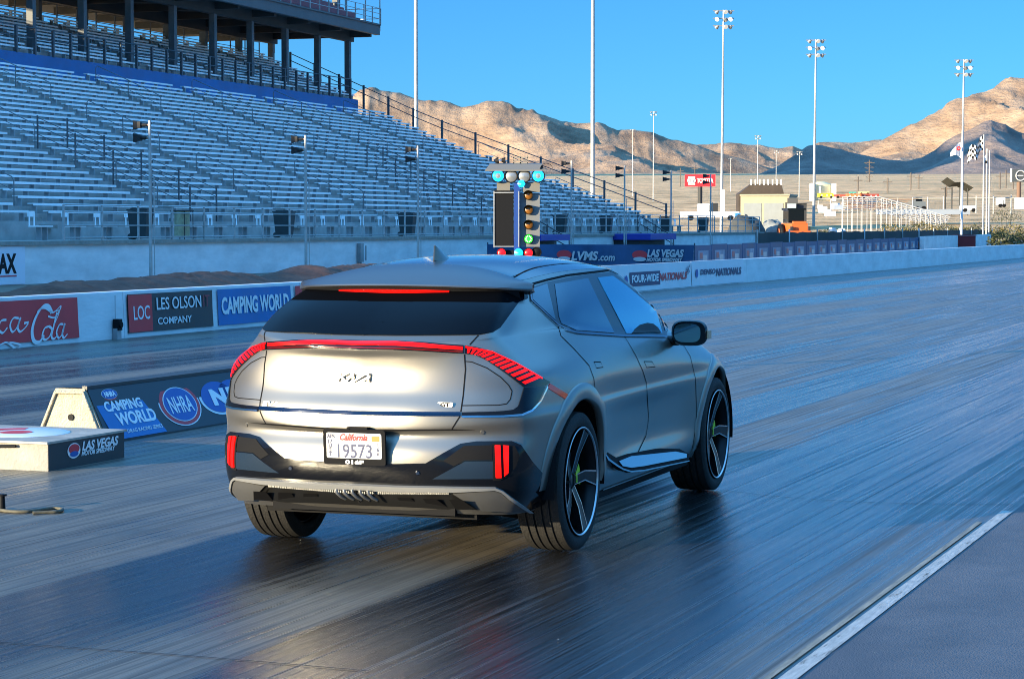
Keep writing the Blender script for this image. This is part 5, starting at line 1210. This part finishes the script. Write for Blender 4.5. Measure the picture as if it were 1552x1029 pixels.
# red billboard
d = 480; p = at(1061, d); bb_ = thing('billboard', 'red roadside billboard with a white square emblem on a short dark post', 'billboard', p, 0); k = 1/ppm(d)
z0, z1 = zat(283, d)-p.z, zat(265, d)-p.z; w_ = 46*k
mb = MB(); mb.bb(-w_/2, w_/2, 0, .5, z0, z1); mb.build('panel', mat('billboard_red', (.70, .02, .03), .5), bb_)
mb = MB(); mb.bb(-w_*.40, -w_*.17, -.05, 0, z0+.15*(z1-z0), z0+.82*(z1-z0)); mb.build('white_square', white_t, bb_)
mb = MB(); c = -w_*.285; zc = z0+.5*(z1-z0)
for rx, rz_, dz in ((.85, .62, 0), (.30, .60, 0), (.6, .26, .25)): mb.tube([(c+rx*math.cos(2*PI*i/20), -.1, zc+dz+rz_*math.sin(2*PI*i/20)) for i in range(20)], .09, 5, closed=True)
mb.build('ring_emblem', grey_t, bb_)
mb = MB(); mb.text('TOYOTA', (z1-z0)*.52, Matrix.Translation((-w_*.11, -.08, z0+.32*(z1-z0)))@Matrix.Rotation(PI/2, 4, 'X'), .01, .04, 0, w_*.54); mb.build('lettering', white_t, bb_)
mb = MB(); mb.cyl((0, .3, -1), (0, .3, z0), .5, n=10); mb.build('post', dark, bb_)
# small grandstand seen from behind
d = 440; p = at(1158, d); o = thing('small_grandstand', 'dark backed bleacher with a row of pale posts left of the garage building', 'grandstand', p, 0); k = 1/ppm(d); zb = zat(294, d)-p.z; zt = zat(279, d)-p.z
mb = MB(); mb.add([(-38*k, 0, zb), (30*k, 0, zb), (26*k, 0, zt), (-20*k, 0, zt), (-38*k, 7, zb), (30*k, 7, zb), (26*k, 2, zt), (-20*k, 2, zt)], [(0, 1, 2, 3), (4, 7, 6, 5), (3, 2, 6, 7), (0, 3, 7, 4), (1, 5, 6, 2)]); mb.bb(-38*k, 30*k, 1, 6, 0, zb); mb.build('seating_back', mat('brown_dark_stand', (.06, .045, .035), .8, var=.3, vs=.4), o)
mb = MB()
for i in range(8): x = (-20+6.5*i)*k; mb.bb(x-.12, x+.12, -.1, .1, zt-.2, zt+7*k)
mb.build('back_post', white_b, o)
# garage building
d = 330; p = at(1160, d); o = thing('garage_building', 'beige flat-roofed garage with two grey roller doors', 'building', p, -.25); k = 1/ppm(d); zt = zat(297, d)-p.z
mb = MB(); mb.bb(-38*k, 36*k, 0, 9, 0, zt); mb.bb(-39*k, 37*k, -.2, 9.2, zt, zt+.25); mb.build('walls', beige, o)
for x0, x1 in ((-33, -6), (-2, 27)): mb = MB(); mb.bb(x0*k, x1*k, -.06, 0, .4, zat(308, d)-p.z); mb.build('roller_door', mat('roller_grey', (.20, .22, .23), .6, var=.1, vs=1), o)
mb = MB(); mb.bb(30*k, 33*k, -.08, -.01, 0, zt*.8); mb.build('downpipe', dark, o)
d = 325; p = at(1207, d); k = 1/ppm(d); o = thing('dark_shed', 'dark shed with a pale container against the garage', 'shed', p, -.1)
mb = MB(); mb.bb(-13*k, 2*k, 0, 5, 0, zat(300, d)-p.z); mb.build('walls', mat('dark_shed_wall', (.06, .06, .06), .7), o)
mb = MB(); mb.bb(-14*k, -1*k, -2, -.2, 0, zat(309, d)-p.z); mb.build('container', mat('blue_grey_panel', (.30, .36, .40), .6), o); mb = MB(); mb.bb(1*k, 15*k, -1, 2, 0, zat(309, d)-p.z); mb.bb(0, 16*k, -1.2, 2.2, zat(309, d)-p.z, zat(308, d)-p.z); mb.build('annex', dark, o)
# long low white trailers and block
def simple_trailer(u0, u1, v0, v1, d, label, m, name='white_trailer', cat='trailer', grp=None, depth=3):
    p = at((u0+u1)/2, d); k = 1/ppm(d); w_ = (u1-u0)*k; z0 = max(.0, zat(v1, d)-p.z); z1 = zat(v0, d)-p.z; o = thing(name, label, cat, p, 0, grp)
    mb = MB(); mb.bb(-w_/2, w_/2, 0, depth, z0+.1, z1); mb.bb(-w_/2-.03, w_/2+.03, -.03, depth+.03, z1-.12, z1+.0); mb.build('body', m, o)
    if name in ('white_trailer', 'container', 'parked_truck'):
        mb = MB(); [mb.bb(x*w_-.15, x*w_+.15, -.05, .0, z0+.3, z1-.3) for x in (-.3, .05, .33)]; mb.build('door', grey_t, o)
        mb = MB(); [mb.cyl((x*w_, -.04, z0+.05), (x*w_, .4, z0+.05), .3, n=12) for x in (-.35, .35)]; mb.build('wheel', blackp, o)
    return o
simple_trailer(1034, 1120, 321, 331, 240, 'long low white trailer behind the right end of the railing', white_b)
simple_trailer(1060, 1075, 309, 321, 250, 'small white box cabin on the long low trailer line', white_b, 'site_cabin', 'cabin')
simple_trailer(1074, 1088, 308, 322, 255, 'dark generator cabinet beside the white box cabin', dark, 'generator', 'generator')
simple_trailer(1094, 1098, 288, 330, 262, 'slim white upright post beside the tallest mast', white_b, 'marker_post', 'post', depth=.3)
simple_trailer(1115, 1122, 323, 332, 238, 'bright blue portable toilet near the grey rocks', mat('toilet_blue', (.03, .20, .55), .5), 'portable_toilet', 'toilet', depth=1.2)
# water tank
d = 620; p = at(1248, d); k = 1/ppm(d); o = thing('water_tank', 'wide pale yellow water tank on the desert edge', 'water tank', p, 0); zt = zat(279, d)-p.z
mb = MB(); mb.cyl((0, 6, -2), (0, 6, zt), 17*k, 17*k, 40); mb.cyl((0, 6, zt), (0, 6, zt+.7), 17*k, 1, 40); mb.build('tank', mat('pale_yellow_tank', (.62, .56, .34), .6), o)
mb = MB(); mb.bb(-19*k, -16*k, 0, 3, 0, zt+.2); mb.bb(15*k, 19*k, 0, 4, 0, zt+.1); mb.bb(-7*k, -5*k, -.5, .2, zt-3.2, zt-.6); mb.build('ladder', white_b, o)
for u0, u1, v0, v1, d, c, lab in ((1241, 1263, 293, 299, 560, (.75, .62, .03), 'yellow container below the water tank'), (1264, 1303, 295, 299, 560, (.35, .07, .04), 'dark red container row right of the tank'), (1289, 1297, 291, 295, 575, (.02, .30, .24), 'teal container behind the dark red row'), (1303, 1317, 290.5, 294, 580, (.65, .58, .25), 'cream container behind the orange one'), (1284, 1305, 294, 300, 550, (.65, .16, .05), 'orange container in the middle of the row'), (1305, 1332, 294, 299.5, 552, (.30, .05, .035), 'brown-red container at the right end of the row')):
    simple_trailer(u0, u1, v0, v1, d, lab, mat('container_paint', c, .6), 'container', 'container', 'coloured containers on the desert edge')
# orange tractor
d = 235; p = at(1209, d); k = 1/ppm(d); o = thing('tractor', 'orange tractor with black cab parked in front of the garage', 'tractor', p, .15); o.scale = (1.35, 1.35, 1.35)
orange_p = mat('tractor_orange', (.70, .13, .03), .4)
zt = zat(321, d)
mb = MB(); mb.bb(-.62, .62, -.6, 2.4, .75, 1.45); mb.box((0, -.75, .62), (1.5, .35, .5)); mb.bb(-.5, .5, -.62, -.2, 1.4, 1.6); mb.build('body', orange_p, o)
mb = MB(); mb.bb(-.62, .62, .4, 1.9, 1.46, 2.45); mb.bb(-.72, .72, .3, 2.0, 2.45, 2.6); mb.build('cab', blackg if 'blackg' in globals() else blackp, o)
for x in (-.85, .85):
    for y, r_ in ((-.2, .42), (1.7, .7)): mb = MB(); mb.lathe([(.1, -.15), (r_*.6, -.16), (r_, -.13), (r_, .13), (r_*.6, .16), (.1, .15)], (x, y, r_), 'x', 20); w2 = mb.build('wheel', blackp, o); mb = MB(); mb.lathe([(0, -.17), (r_*.5, -.17)], (x, y, r_), 'x', 16); mb.build('rim', orange_p, w2)
mb = MB(); mb.bb(-.75, -.6, -.9, -.55, .75, 1.2); mb.bb(.6, .75, -.9, -.55, .75, 1.2); mb.build('loader_arm', dark, o)
# white tubular bleacher frame
d = 300; k = 1/ppm(d); p = at(1340, d); o = thing('scaffold_bleacher', 'white tubular bleacher frame stepping down to the right', 'bleacher', p, 0)
mb = MB(); mr = MB()
for i in range(22):
    u = 1277+i*7.4; x = (u-1340)*k; zt = zat(interp(u, [(1270, 304), (1330, 304), (1345, 308), (1440, 334)]), d); zb = zat(interp(u, [(1270, 318), (1440, 338)]), d); mb.bb(x-.035, x+.035, 0, .07, 0, zt); mb.bb(x-.04, x+.04, 5, 5.1, 0, (zt+zb)/2) if i % 2 else None
for j in range(7):
    A = Vector(((1278-1340)*k, .6*j, zat(300, d)-.42*j)); 
    for (ua, va), (ub, vb) in (((1278, 304.5), (1332, 304.5)), ((1332, 304.5), (1440, 335))):
        mb.cyl(((ua-1340)*k, .7*j, zat(va, d)-.30*j), ((ub-1340)*k, .7*j, zat(vb, d)-.22*j), .06, n=6)
mb.build('frame', mat('scaffold_tube_paint', (.45, .45, .46), .5), o)
for j in range(7): mr.bb((1285-1340)*k, (1345-1340+j*9)*k, .6*j, .6*j+.3, zat(322, d)+.22*j, zat(322, d)+.22*j+.06)
mr.build('plank', mat('brown_plank', (.25, .12, .07), .8), o)
# pale concrete pieces stacked in the yard
for i, (u, v, w_, h_) in enumerate(((1247, 318, 12, 9), (1258, 324, 14, 8), (1268, 314, 16, 7), (1262, 338, 10, 16), (1275, 336, 9, 15), (1240, 326, 10, 7), (1251, 334, 9, 8), (1284, 326, 12, 9))):
    d = 260+i*3; p = at(u, d); k = 1/ppm(d); mb = MB(); mb.box((0, 0, h_*k/2+.0), (w_*k, .8, h_*k), .2*i); mb.box((.1*i-.3, .2, h_*k*.7+.2), (w_*k*.6, .6, h_*k*.6), -.3*i)
    lab = 'pale concrete block in the yard, ' + ['top left of the heap', 'middle of the heap', 'top right of the heap', 'tall one at the front left', 'tall one at the front right', 'low one beside the tractor', 'low one at the front', 'rightmost by the white frame'][i]
    o = mb.build('concrete_block', conc_w); o.location = (p.x, p.y, 0 if v > 325 else max(0, zat(v+h_/2, d))); tag(o, lab, 'concrete block', 'pale concrete blocks heaped in the yard')
# parked machines and rocks: grey mounds behind the railing end
for i, (u0, u1, v0, d, lab) in enumerate(((1120, 1150, 334, 236, 'grey tarpaulin covered heap left of the tractor'), (1150, 1192, 335, 240, 'wider grey covered heap right beside the tractor'), (1098, 1160, 331, 205, 'dark netting heap behind the railing end'))):
    p = at((u0+u1)/2, d); k = 1/ppm(d); w_ = (u1-u0)*k/2; h_ = zat(v0, d); mb = MB(); G = []
    for a_ in range(13):
        th = PI/2*a_/12; G.append([Vector((w_*math.cos(th)**.5*math.cos(f)*(1+.1*math.sin(3*f+i)), 1.5*math.cos(th)**.5*math.sin(f), h_*math.sin(th)*(1+.25*mnoise.noise(Vector((math.cos(f)*2, math.sin(f)*2, a_*.4+i)))))) for f in [2*PI*j/24 for j in range(25)]])
    mb.grid(G); o = mb.build('covered_heap', mat('grey_tarp', (.22, .23, .22) if i < 2 else (.05, .055, .055), .8, var=.4, vs=1.2)); o.location = p; tag(o, lab, 'heap')
# screened fence
fo = thing('screen_fence', 'dark mesh screen fence between the yard and the banner fence', 'fence', (0, 0, 0), FRM(STD)); sa = at_t(1145, 350, STD, 33.5)[0]; sb = at_t(1502, 350, STD, 33.5)[0]
sc_m = mat('dark_mesh_screen', (.035, .037, .035), .8, var=.4, vs=.4); sb = min(sb, 900)
SCT = 26.0; sa = at_t(1145, 350, STD, SCT)[0]; sb = at_t(1502, 350, STD, SCT)[0]; zT = at_t(1145, 351, STD, SCT)[1]
mb = MB(); G = [[Vector((sa+(sb-sa)*i/60, SCT+.1*math.sin(i*.9), z)) for z in (0.05, .55, 1.35-.07*math.sin(i*1.3)**2)] for i in range(61)]; mb.grid(G, flip=True); mb.build('screen', sc_m, fo)
for k_ in range(14): x = sa+(sb-sa)*(k_/13)**1; mb = MB(); mb.cyl((x, SCT-.1, 0), (x, SCT-.1, 1.5), .05, n=6); mb.build('post', white_b if k_ % 3 == 1 else galv, fo)
wl2 = thing('far_wall', 'pale concrete wall with a red box beyond the banner fence', 'wall', (0, 0, 0), FRM(STD)); sC = at_t(1502, 350, STD, 20.8)[0]
mb = MB(); mb.bb(sB-2, sC, 20.8, 21.1, 0, 1.0); mb.build('wall', conc_w, wl2)
s_ = at_t(1455, 370, STD, 20.7)[0]; mb = MB(); p_ = FR(STD, s_, 20.4, 0); mb.box(p_+Vector((0, 0, .55)), (1.6, .5, .8)); mb.box(p_+Vector((0, 0, 1.0)), (1.7, .6, .08)); tag(mb.build('red_box', mat('dull_red_box', (.20, .012, .015), .6)), 'dull red equipment box on the far pale wall', 'box')
# far lattice of poles, vehicles and boards on the plain
d = 470; p = at(1395, d); k = 1/ppm(d); o = thing('parked_truck', 'dark utility truck parked on the pale desert slope', 'truck', p, 0)
mb = MB(); mb.bb(-10*k, 8*k, 0, 2.4, .6, 1.9); mb.bb(-8*k, 3*k, .1, 2.3, 1.9, 2.9); mb.build('body', mat('truck_grey', (.12, .14, .16), .5), o); mb = MB(); [mb.cyl((x*k, -.1, .5), (x*k, .3, .5), .5, n=12) for x in (-6, 5)]; mb.build('wheel', blackp, o); mb = MB(); mb.bb(-7*k, 2*k, .05, .1, 2.0, 2.7); mb.build('window', glassm if 'glassm' in globals() else blackp, o)
d = 420; p = at(1455, d); k = 1/ppm(d); o = thing('shade_sail', 'dark drooping shade structure on the right side of the plain', 'shade canopy', p, 0)
mb = MB(); G = [[Vector(((-20+i*4)*k, j*2.0, zat(interp(i, [(0, 298), (3, 306), (6, 305), (10, 314)])+0, d)-.25*j)) for j in range(4)] for i in range(11)]; mb.grid(G); mb.build('canopy', mat('black_shade', (.035, .035, .03), .8), o); mb = MB(); [mb.cyl((x*k, 3, 0), (x*k, 3, zat(308, d)-.6), .12, n=6) for x in (-18, -8, 4, 16)]; mb.build('post', dark, o)
simple_trailer(1337, 1470, 317, 326, 350, 'long grey-blue low building line behind the scaffold bleacher', mat('grey_blue_panel', (.26, .30, .36), .6), 'low_building', 'building', depth=6)
simple_trailer(1460, 1478, 312, 319, 345, 'white van body parked by the flag poles', white_b, 'parked_truck', 'van')
simple_trailer(1515, 1523, 300, 312, 360, 'white box truck near the right billboard', white_b, 'parked_truck', 'truck')
simple_trailer(1545, 1560, 300, 318, 300, 'white kiosk at the right edge of the picture', white_b, 'kiosk', 'kiosk')
railing_ = thing('far_guardrail', 'pale guard rail crossing the plain at the right', 'guard rail', (0, 0, 0), 0); mb = MB(); a1, a2 = at_d(1240, 342, 520), at_d(1560, 342, 420); mb.cyl(Vector((a1.x, a1.y, zat(302, 520))), Vector((a2.x, a2.y, zat(300, 420))), .11, n=6); mb.build('rail', conc, railing_)
mb = MB(); [mb.cyl((a1.lerp(a2, f).x, a1.lerp(a2, f).y, 0), (a1.lerp(a2, f).x, a1.lerp(a2, f).y, zat(302, 500)), .12, n=6) for f in [i/14 for i in range(15)]]; mb.build('post', galv, railing_)
# right billboard
d = 560; p = at(1544, d); k = 1/ppm(d); o = thing('billboard', 'dark billboard with a pale ring emblem at the right edge', 'billboard', p, 0); z0 = zat(276, d)-p.z; z1 = zat(257, d)-p.z
mb = MB(); mb.bb(-11*k, 13*k, 0, .6, z0, z1); mb.build('panel', mat('board_charcoal', (.05, .06, .07), .6), o); mb = MB(); mb.bb(-13*k, -11*k, 0, .7, z0, z1+.2); mb.build('side_frame', white_b, o)
mb = MB(); mb.tube([(2*k+7*k*math.cos(2*PI*i/24), -.15, (z0+z1)/2+7.5*k*math.sin(2*PI*i/24)) for i in range(24)], .16, 5, closed=True); mb.bb(-3*k, 6*k, -.2, -.1, (z0+z1)/2-.12, (z0+z1)/2+.12); mb.build('ring_emblem', grey_t, o)
mb = MB(); mb.cyl((0, .3, -1), (0, .3, z0), .55, n=10); mb.build('post', mat('brown_post', (.16, .09, .06), .7), o)
# flags
def flag_pole(u, vtop, d, label, kind, r=.09):
    p = at(u, d); zt = zat(vtop, d); k = 1/ppm(d); o = thing('flag_pole', label, 'flag', p, 0, 'flag poles at the right'); mb = MB(); mb.cyl((0, 0, 0), (0, 0, zt), r, r*.7, 8); mb.build('pole', galv if kind != 'white' else white_b, o)
    if kind == 'check':
        mw = MB(); mk = MB()
        def P(i, j): x = -i*2.6*k; return Vector((x-.0, .3*math.sin(i*.9), zt-.2-j*4.2*k-i*(2.2*k)+.25*math.sin(i*1.1)))
        for i in range(9):
            for j in range(5): (mw if (i+j) % 2 else mk).add([P(i, j), P(i+1, j), P(i+1, j+1), P(i, j+1)], [(0, 1, 2, 3)])
        f = mw.build('flag', white_t, o); mk.build('black_squares', blackp, f)
    if kind == 'white':
        mb = MB(); G = [[Vector((-i*2.9*k, .25*math.sin(i*1.2), zt-1-(i*i*.45)*k-j*(26-i*3.4)/4*k)) for j in range(5)] for i in range(7)]; mb.grid(G); f = mb.build('flag', white_t, o)
        mb = MB(); mb.tube([(-7*k+2.2*k*math.cos(2*PI*i/14), -.4, zt-1-10*k+2.2*k*math.sin(2*PI*i/14)) for i in range(14)], .07, 5, closed=True); mb.build('emblem', red_t, f)
    if kind == 'small':
        mb = MB(); G = [[Vector((-i*1.8*k, .2*math.sin(i*1.2), zt-.5-i*2*k-j*3*k)) for j in range(4)] for i in range(4)]; mb.grid(G); f = mb.build('flag', white_t, o); mb = MB(); mb.bb(-4*k, -1*k, -.3, -.25, zt-1-6*k, zt-1-2*k); mb.build('black_squares', blackp, f)
flag_pole(1457.5, 198, 195, 'white pennant flag with a small red emblem on a tall pole', 'white')
flag_pole(1490, 205, 200, 'black and white chequered flag flying from its pole', 'check')
flag_pole(1495, 226, 215, 'slim flag pole with a small furled chequered flag', 'small'); flag_pole(1499, 229, 225, 'bare slim pole at the right of the chequered flag', 'none')
# desert utility poles and a pylon
for i, (u, vt, d) in enumerate(((1317, 243, 1500), (1380, 262, 900), (1392, 265, 950), (1345, 270, 800), (1434, 279, 700), (1300, 268, 850), (1515, 262, 900), (1524, 258, 950), (1535, 262, 920), (1031, 255, 1100), (1053, 252, 1150))):
    p = at(u, d); H = zat(vt, d)-p.z; o = thing('utility_pole', 'thin utility pole on the plain, ' + ['lattice one against the dark foothill', 'left of a close pair in the middle', 'right of a close pair in the middle', 'short one above the scaffold bleacher', 'short one left of the flags', 'right of the water tank', 'leftmost of three by the right billboard', 'middle of three by the right billboard', 'nearest the right billboard', 'left one behind the red billboard', 'right one behind the red billboard'][i], 'pole', p, 0, 'utility poles on the desert plain')
    mb = MB(); mb.cyl((0, 0, -1), (0, 0, H), .22 if i else .35, n=6); mb.build('pole', mat('weathered_wood', (.13, .10, .08), .9) if i == 0 else bpy.data.materials['weathered_wood'], o)
    mb = MB(); mb.bb(-1.6, 1.6, -.15, .15, H-1.6, H-1.3)
    if i == 0:
        for q_ in range(5): mb.bb(-.1,.1,-.1,.1,H-18,H-1.3) if q_ == 0 else None; mb.bb(-3.5+q_*.4, 3.5-q_*.4, -.1, .1, H-2-q_*3, H-1.7-q_*3); mb.cyl((-3+q_*.3, 0, H-2-3*q_), (3-q_*.3, 0, H-5-3*q_), .12, n=4)
    mb.build('cross_arm', bpy.data.materials['weathered_wood'], o)
# ------------------------------------------------------------------ shrubs
def leafball(mb, c, r, n, sz, flat=.7):
    for _ in range(n):
        a_, b_ = random.uniform(0, 2*PI), math.asin(random.uniform(-.35, 1)); k = r*random.uniform(.55, 1.05); p = Vector(c)+Vector((k*math.cos(b_)*math.cos(a_), k*math.cos(b_)*math.sin(a_), k*flat*math.sin(b_)))
        d1 = Vector((random.gauss(0, 1), random.gauss(0, 1), random.gauss(0, 1))).normalized()*sz; d2 = d1.orthogonal().normalized()*sz*.5; mb.add([p-d1, p+d2, p+d1, p-d2], [(0, 1, 2, 3)])
ylw = mat('yellow_green_scrub', (.17, .13, .035), .9, var=.4, vs=1.2, col2=(.26, .19, .05)); grn = mat('dark_green_hedge', (.045, .06, .02), .9, var=.4, vs=1.5, col2=(.10, .10, .03)); olv = mat('olive_scrub', (.10, .095, .04), .9, var=.4, vs=1.5)
def shrub(u, d, w_px, vt, label, m, name='desert_shrub', n=260):
    p = at(u, d); k = 1/ppm(d); w_ = w_px*k; h_ = max(.8, zat(vt, d)); o = thing(name, label, 'shrub', p, 0, 'shrubs beyond the screen fence'); mb = MB(); nb = max(2, int(w_/1.0))
    for i in range(nb): x = -w_/2+w_*(i+.5)/nb; hh = h_*random.uniform(.72, 1.0); leafball(mb, (x, random.uniform(-.5, .5), hh*.45), hh*.6, int(n), .11, .85)
    mb.build('foliage', m, o); mb = MB(); [mb.cyl((x*w_, 0, 0), (x*w_*1.3, .1, h_*.6), .05, .02, 6) for x in (-.3, 0, .3)]; mb.build('stem', dark, o)
SH = [(1352, 262, 26, 335, 'yellowish shrub at the left end of the row', ylw), (1372, 258, 18, 337, 'small olive shrub second in the row', olv), (1392, 255, 26, 333, 'yellow shrub third in the row', ylw), (1418, 250, 30, 331, 'broad olive-yellow shrub in the middle of the row', ylw), (1440, 246, 22, 334, 'olive shrub left of the flag pole', olv), (1462, 243, 24, 332, 'yellow shrub at the foot of the flag pole', ylw), (1483, 240, 22, 334, 'green shrub between the flag poles', olv), (1247, 230, 14, 343, 'small green shrub at the left near the yard fence', olv),
      (1516, 225, 26, 334, 'yellow-green shrub behind the hedge', ylw), (1542, 222, 30, 332, 'yellow shrub at the right edge', ylw), (1525, 330, 20, 323, 'round brown shrub on the slope at the right', olv)]
for a_ in SH: shrub(*a_)
shrub(1530, 150, 62, 349, 'dark green clipped hedge at the right edge behind the wall', grn, 'hedge', 420)
shrub(1420, 222, 150, 346, 'long low dark hedge behind the screen fence', grn, 'hedge', 120)
# ================================================================== LIGHT
SUN_H, SUN_E = math.radians(53), math.radians(9.0)      # heading the light travels (clockwise from +Y), elevation
w = bpy.data.worlds.new('World'); scn.world = w; w.use_nodes = True; nt = w.node_tree
sk = nt.nodes.new('ShaderNodeTexSky'); sk.sky_type = 'NISHITA'; sk.sun_disc = False; sk.sun_elevation = SUN_E; sk.sun_rotation = SUN_H+PI
sk.altitude = 600; sk.air_density = .8; sk.dust_density = 0.25; sk.ozone_density = 4
tn = nt.nodes.new('ShaderNodeMix'); tn.data_type = 'RGBA'; tn.blend_type = 'MULTIPLY'; tn.inputs[0].default_value = 1; tn.inputs[7].default_value = (.35, .765, 1.03, 1)
gm = nt.nodes.new('ShaderNodeGamma'); gm.inputs[1].default_value = 1.0
nt.links.new(sk.outputs[0], tn.inputs[6]); nt.links.new(tn.outputs[2], gm.inputs[0]); tcw = nt.nodes.new('ShaderNodeTexCoord'); sx_ = nt.nodes.new('ShaderNodeSeparateXYZ'); nt.links.new(tcw.outputs['Generated'], sx_.inputs[0])
mrw = nt.nodes.new('ShaderNodeMapRange'); mrw.interpolation_type = 'SMOOTHSTEP'; nt.links.new(sx_.outputs[2], mrw.inputs[0])   # upper sky boosted as added fill light for the shade
for k_, x_ in zip(('From Min', 'From Max', 'To Min', 'To Max'), (.22, .75, 0, 1)): mrw.inputs[k_].default_value = x_
up = nt.nodes.new('ShaderNodeMix'); up.data_type = 'RGBA'; up.blend_type = 'MULTIPLY'; up.inputs[7].default_value = (13.5, 9.0, 6.0, 1)
nt.links.new(mrw.outputs[0], up.inputs[0]); nt.links.new(gm.outputs[0], up.inputs[6]); nt.links.new(up.outputs[2], nt.nodes['Background'].inputs[0]); nt.nodes['Background'].inputs[1].default_value = .064
sd = bpy.data.lights.new('sun', 'SUN'); sd.energy = 4.2; sd.angle = math.radians(.53); sd.color = (1, .84, .56)
so = bpy.data.objects.new('sun', sd); COL.objects.link(so)
dirv = Vector((math.sin(SUN_H)*math.cos(SUN_E), math.cos(SUN_H)*math.cos(SUN_E), -math.sin(SUN_E)))
so.rotation_euler = dirv.to_track_quat('-Z', 'Y').to_euler()
scn.view_settings.view_transform = 'Standard'; scn.view_settings.look = 'None'; scn.view_settings.gamma = 1
scn.view_settings.exposure = 1.68
scn.render.resolution_x = 1024; scn.render.resolution_y = 678

scn.render.filter_size = 1.0
try: scn.cycles.filter_width = 1.0
except Exception: pass
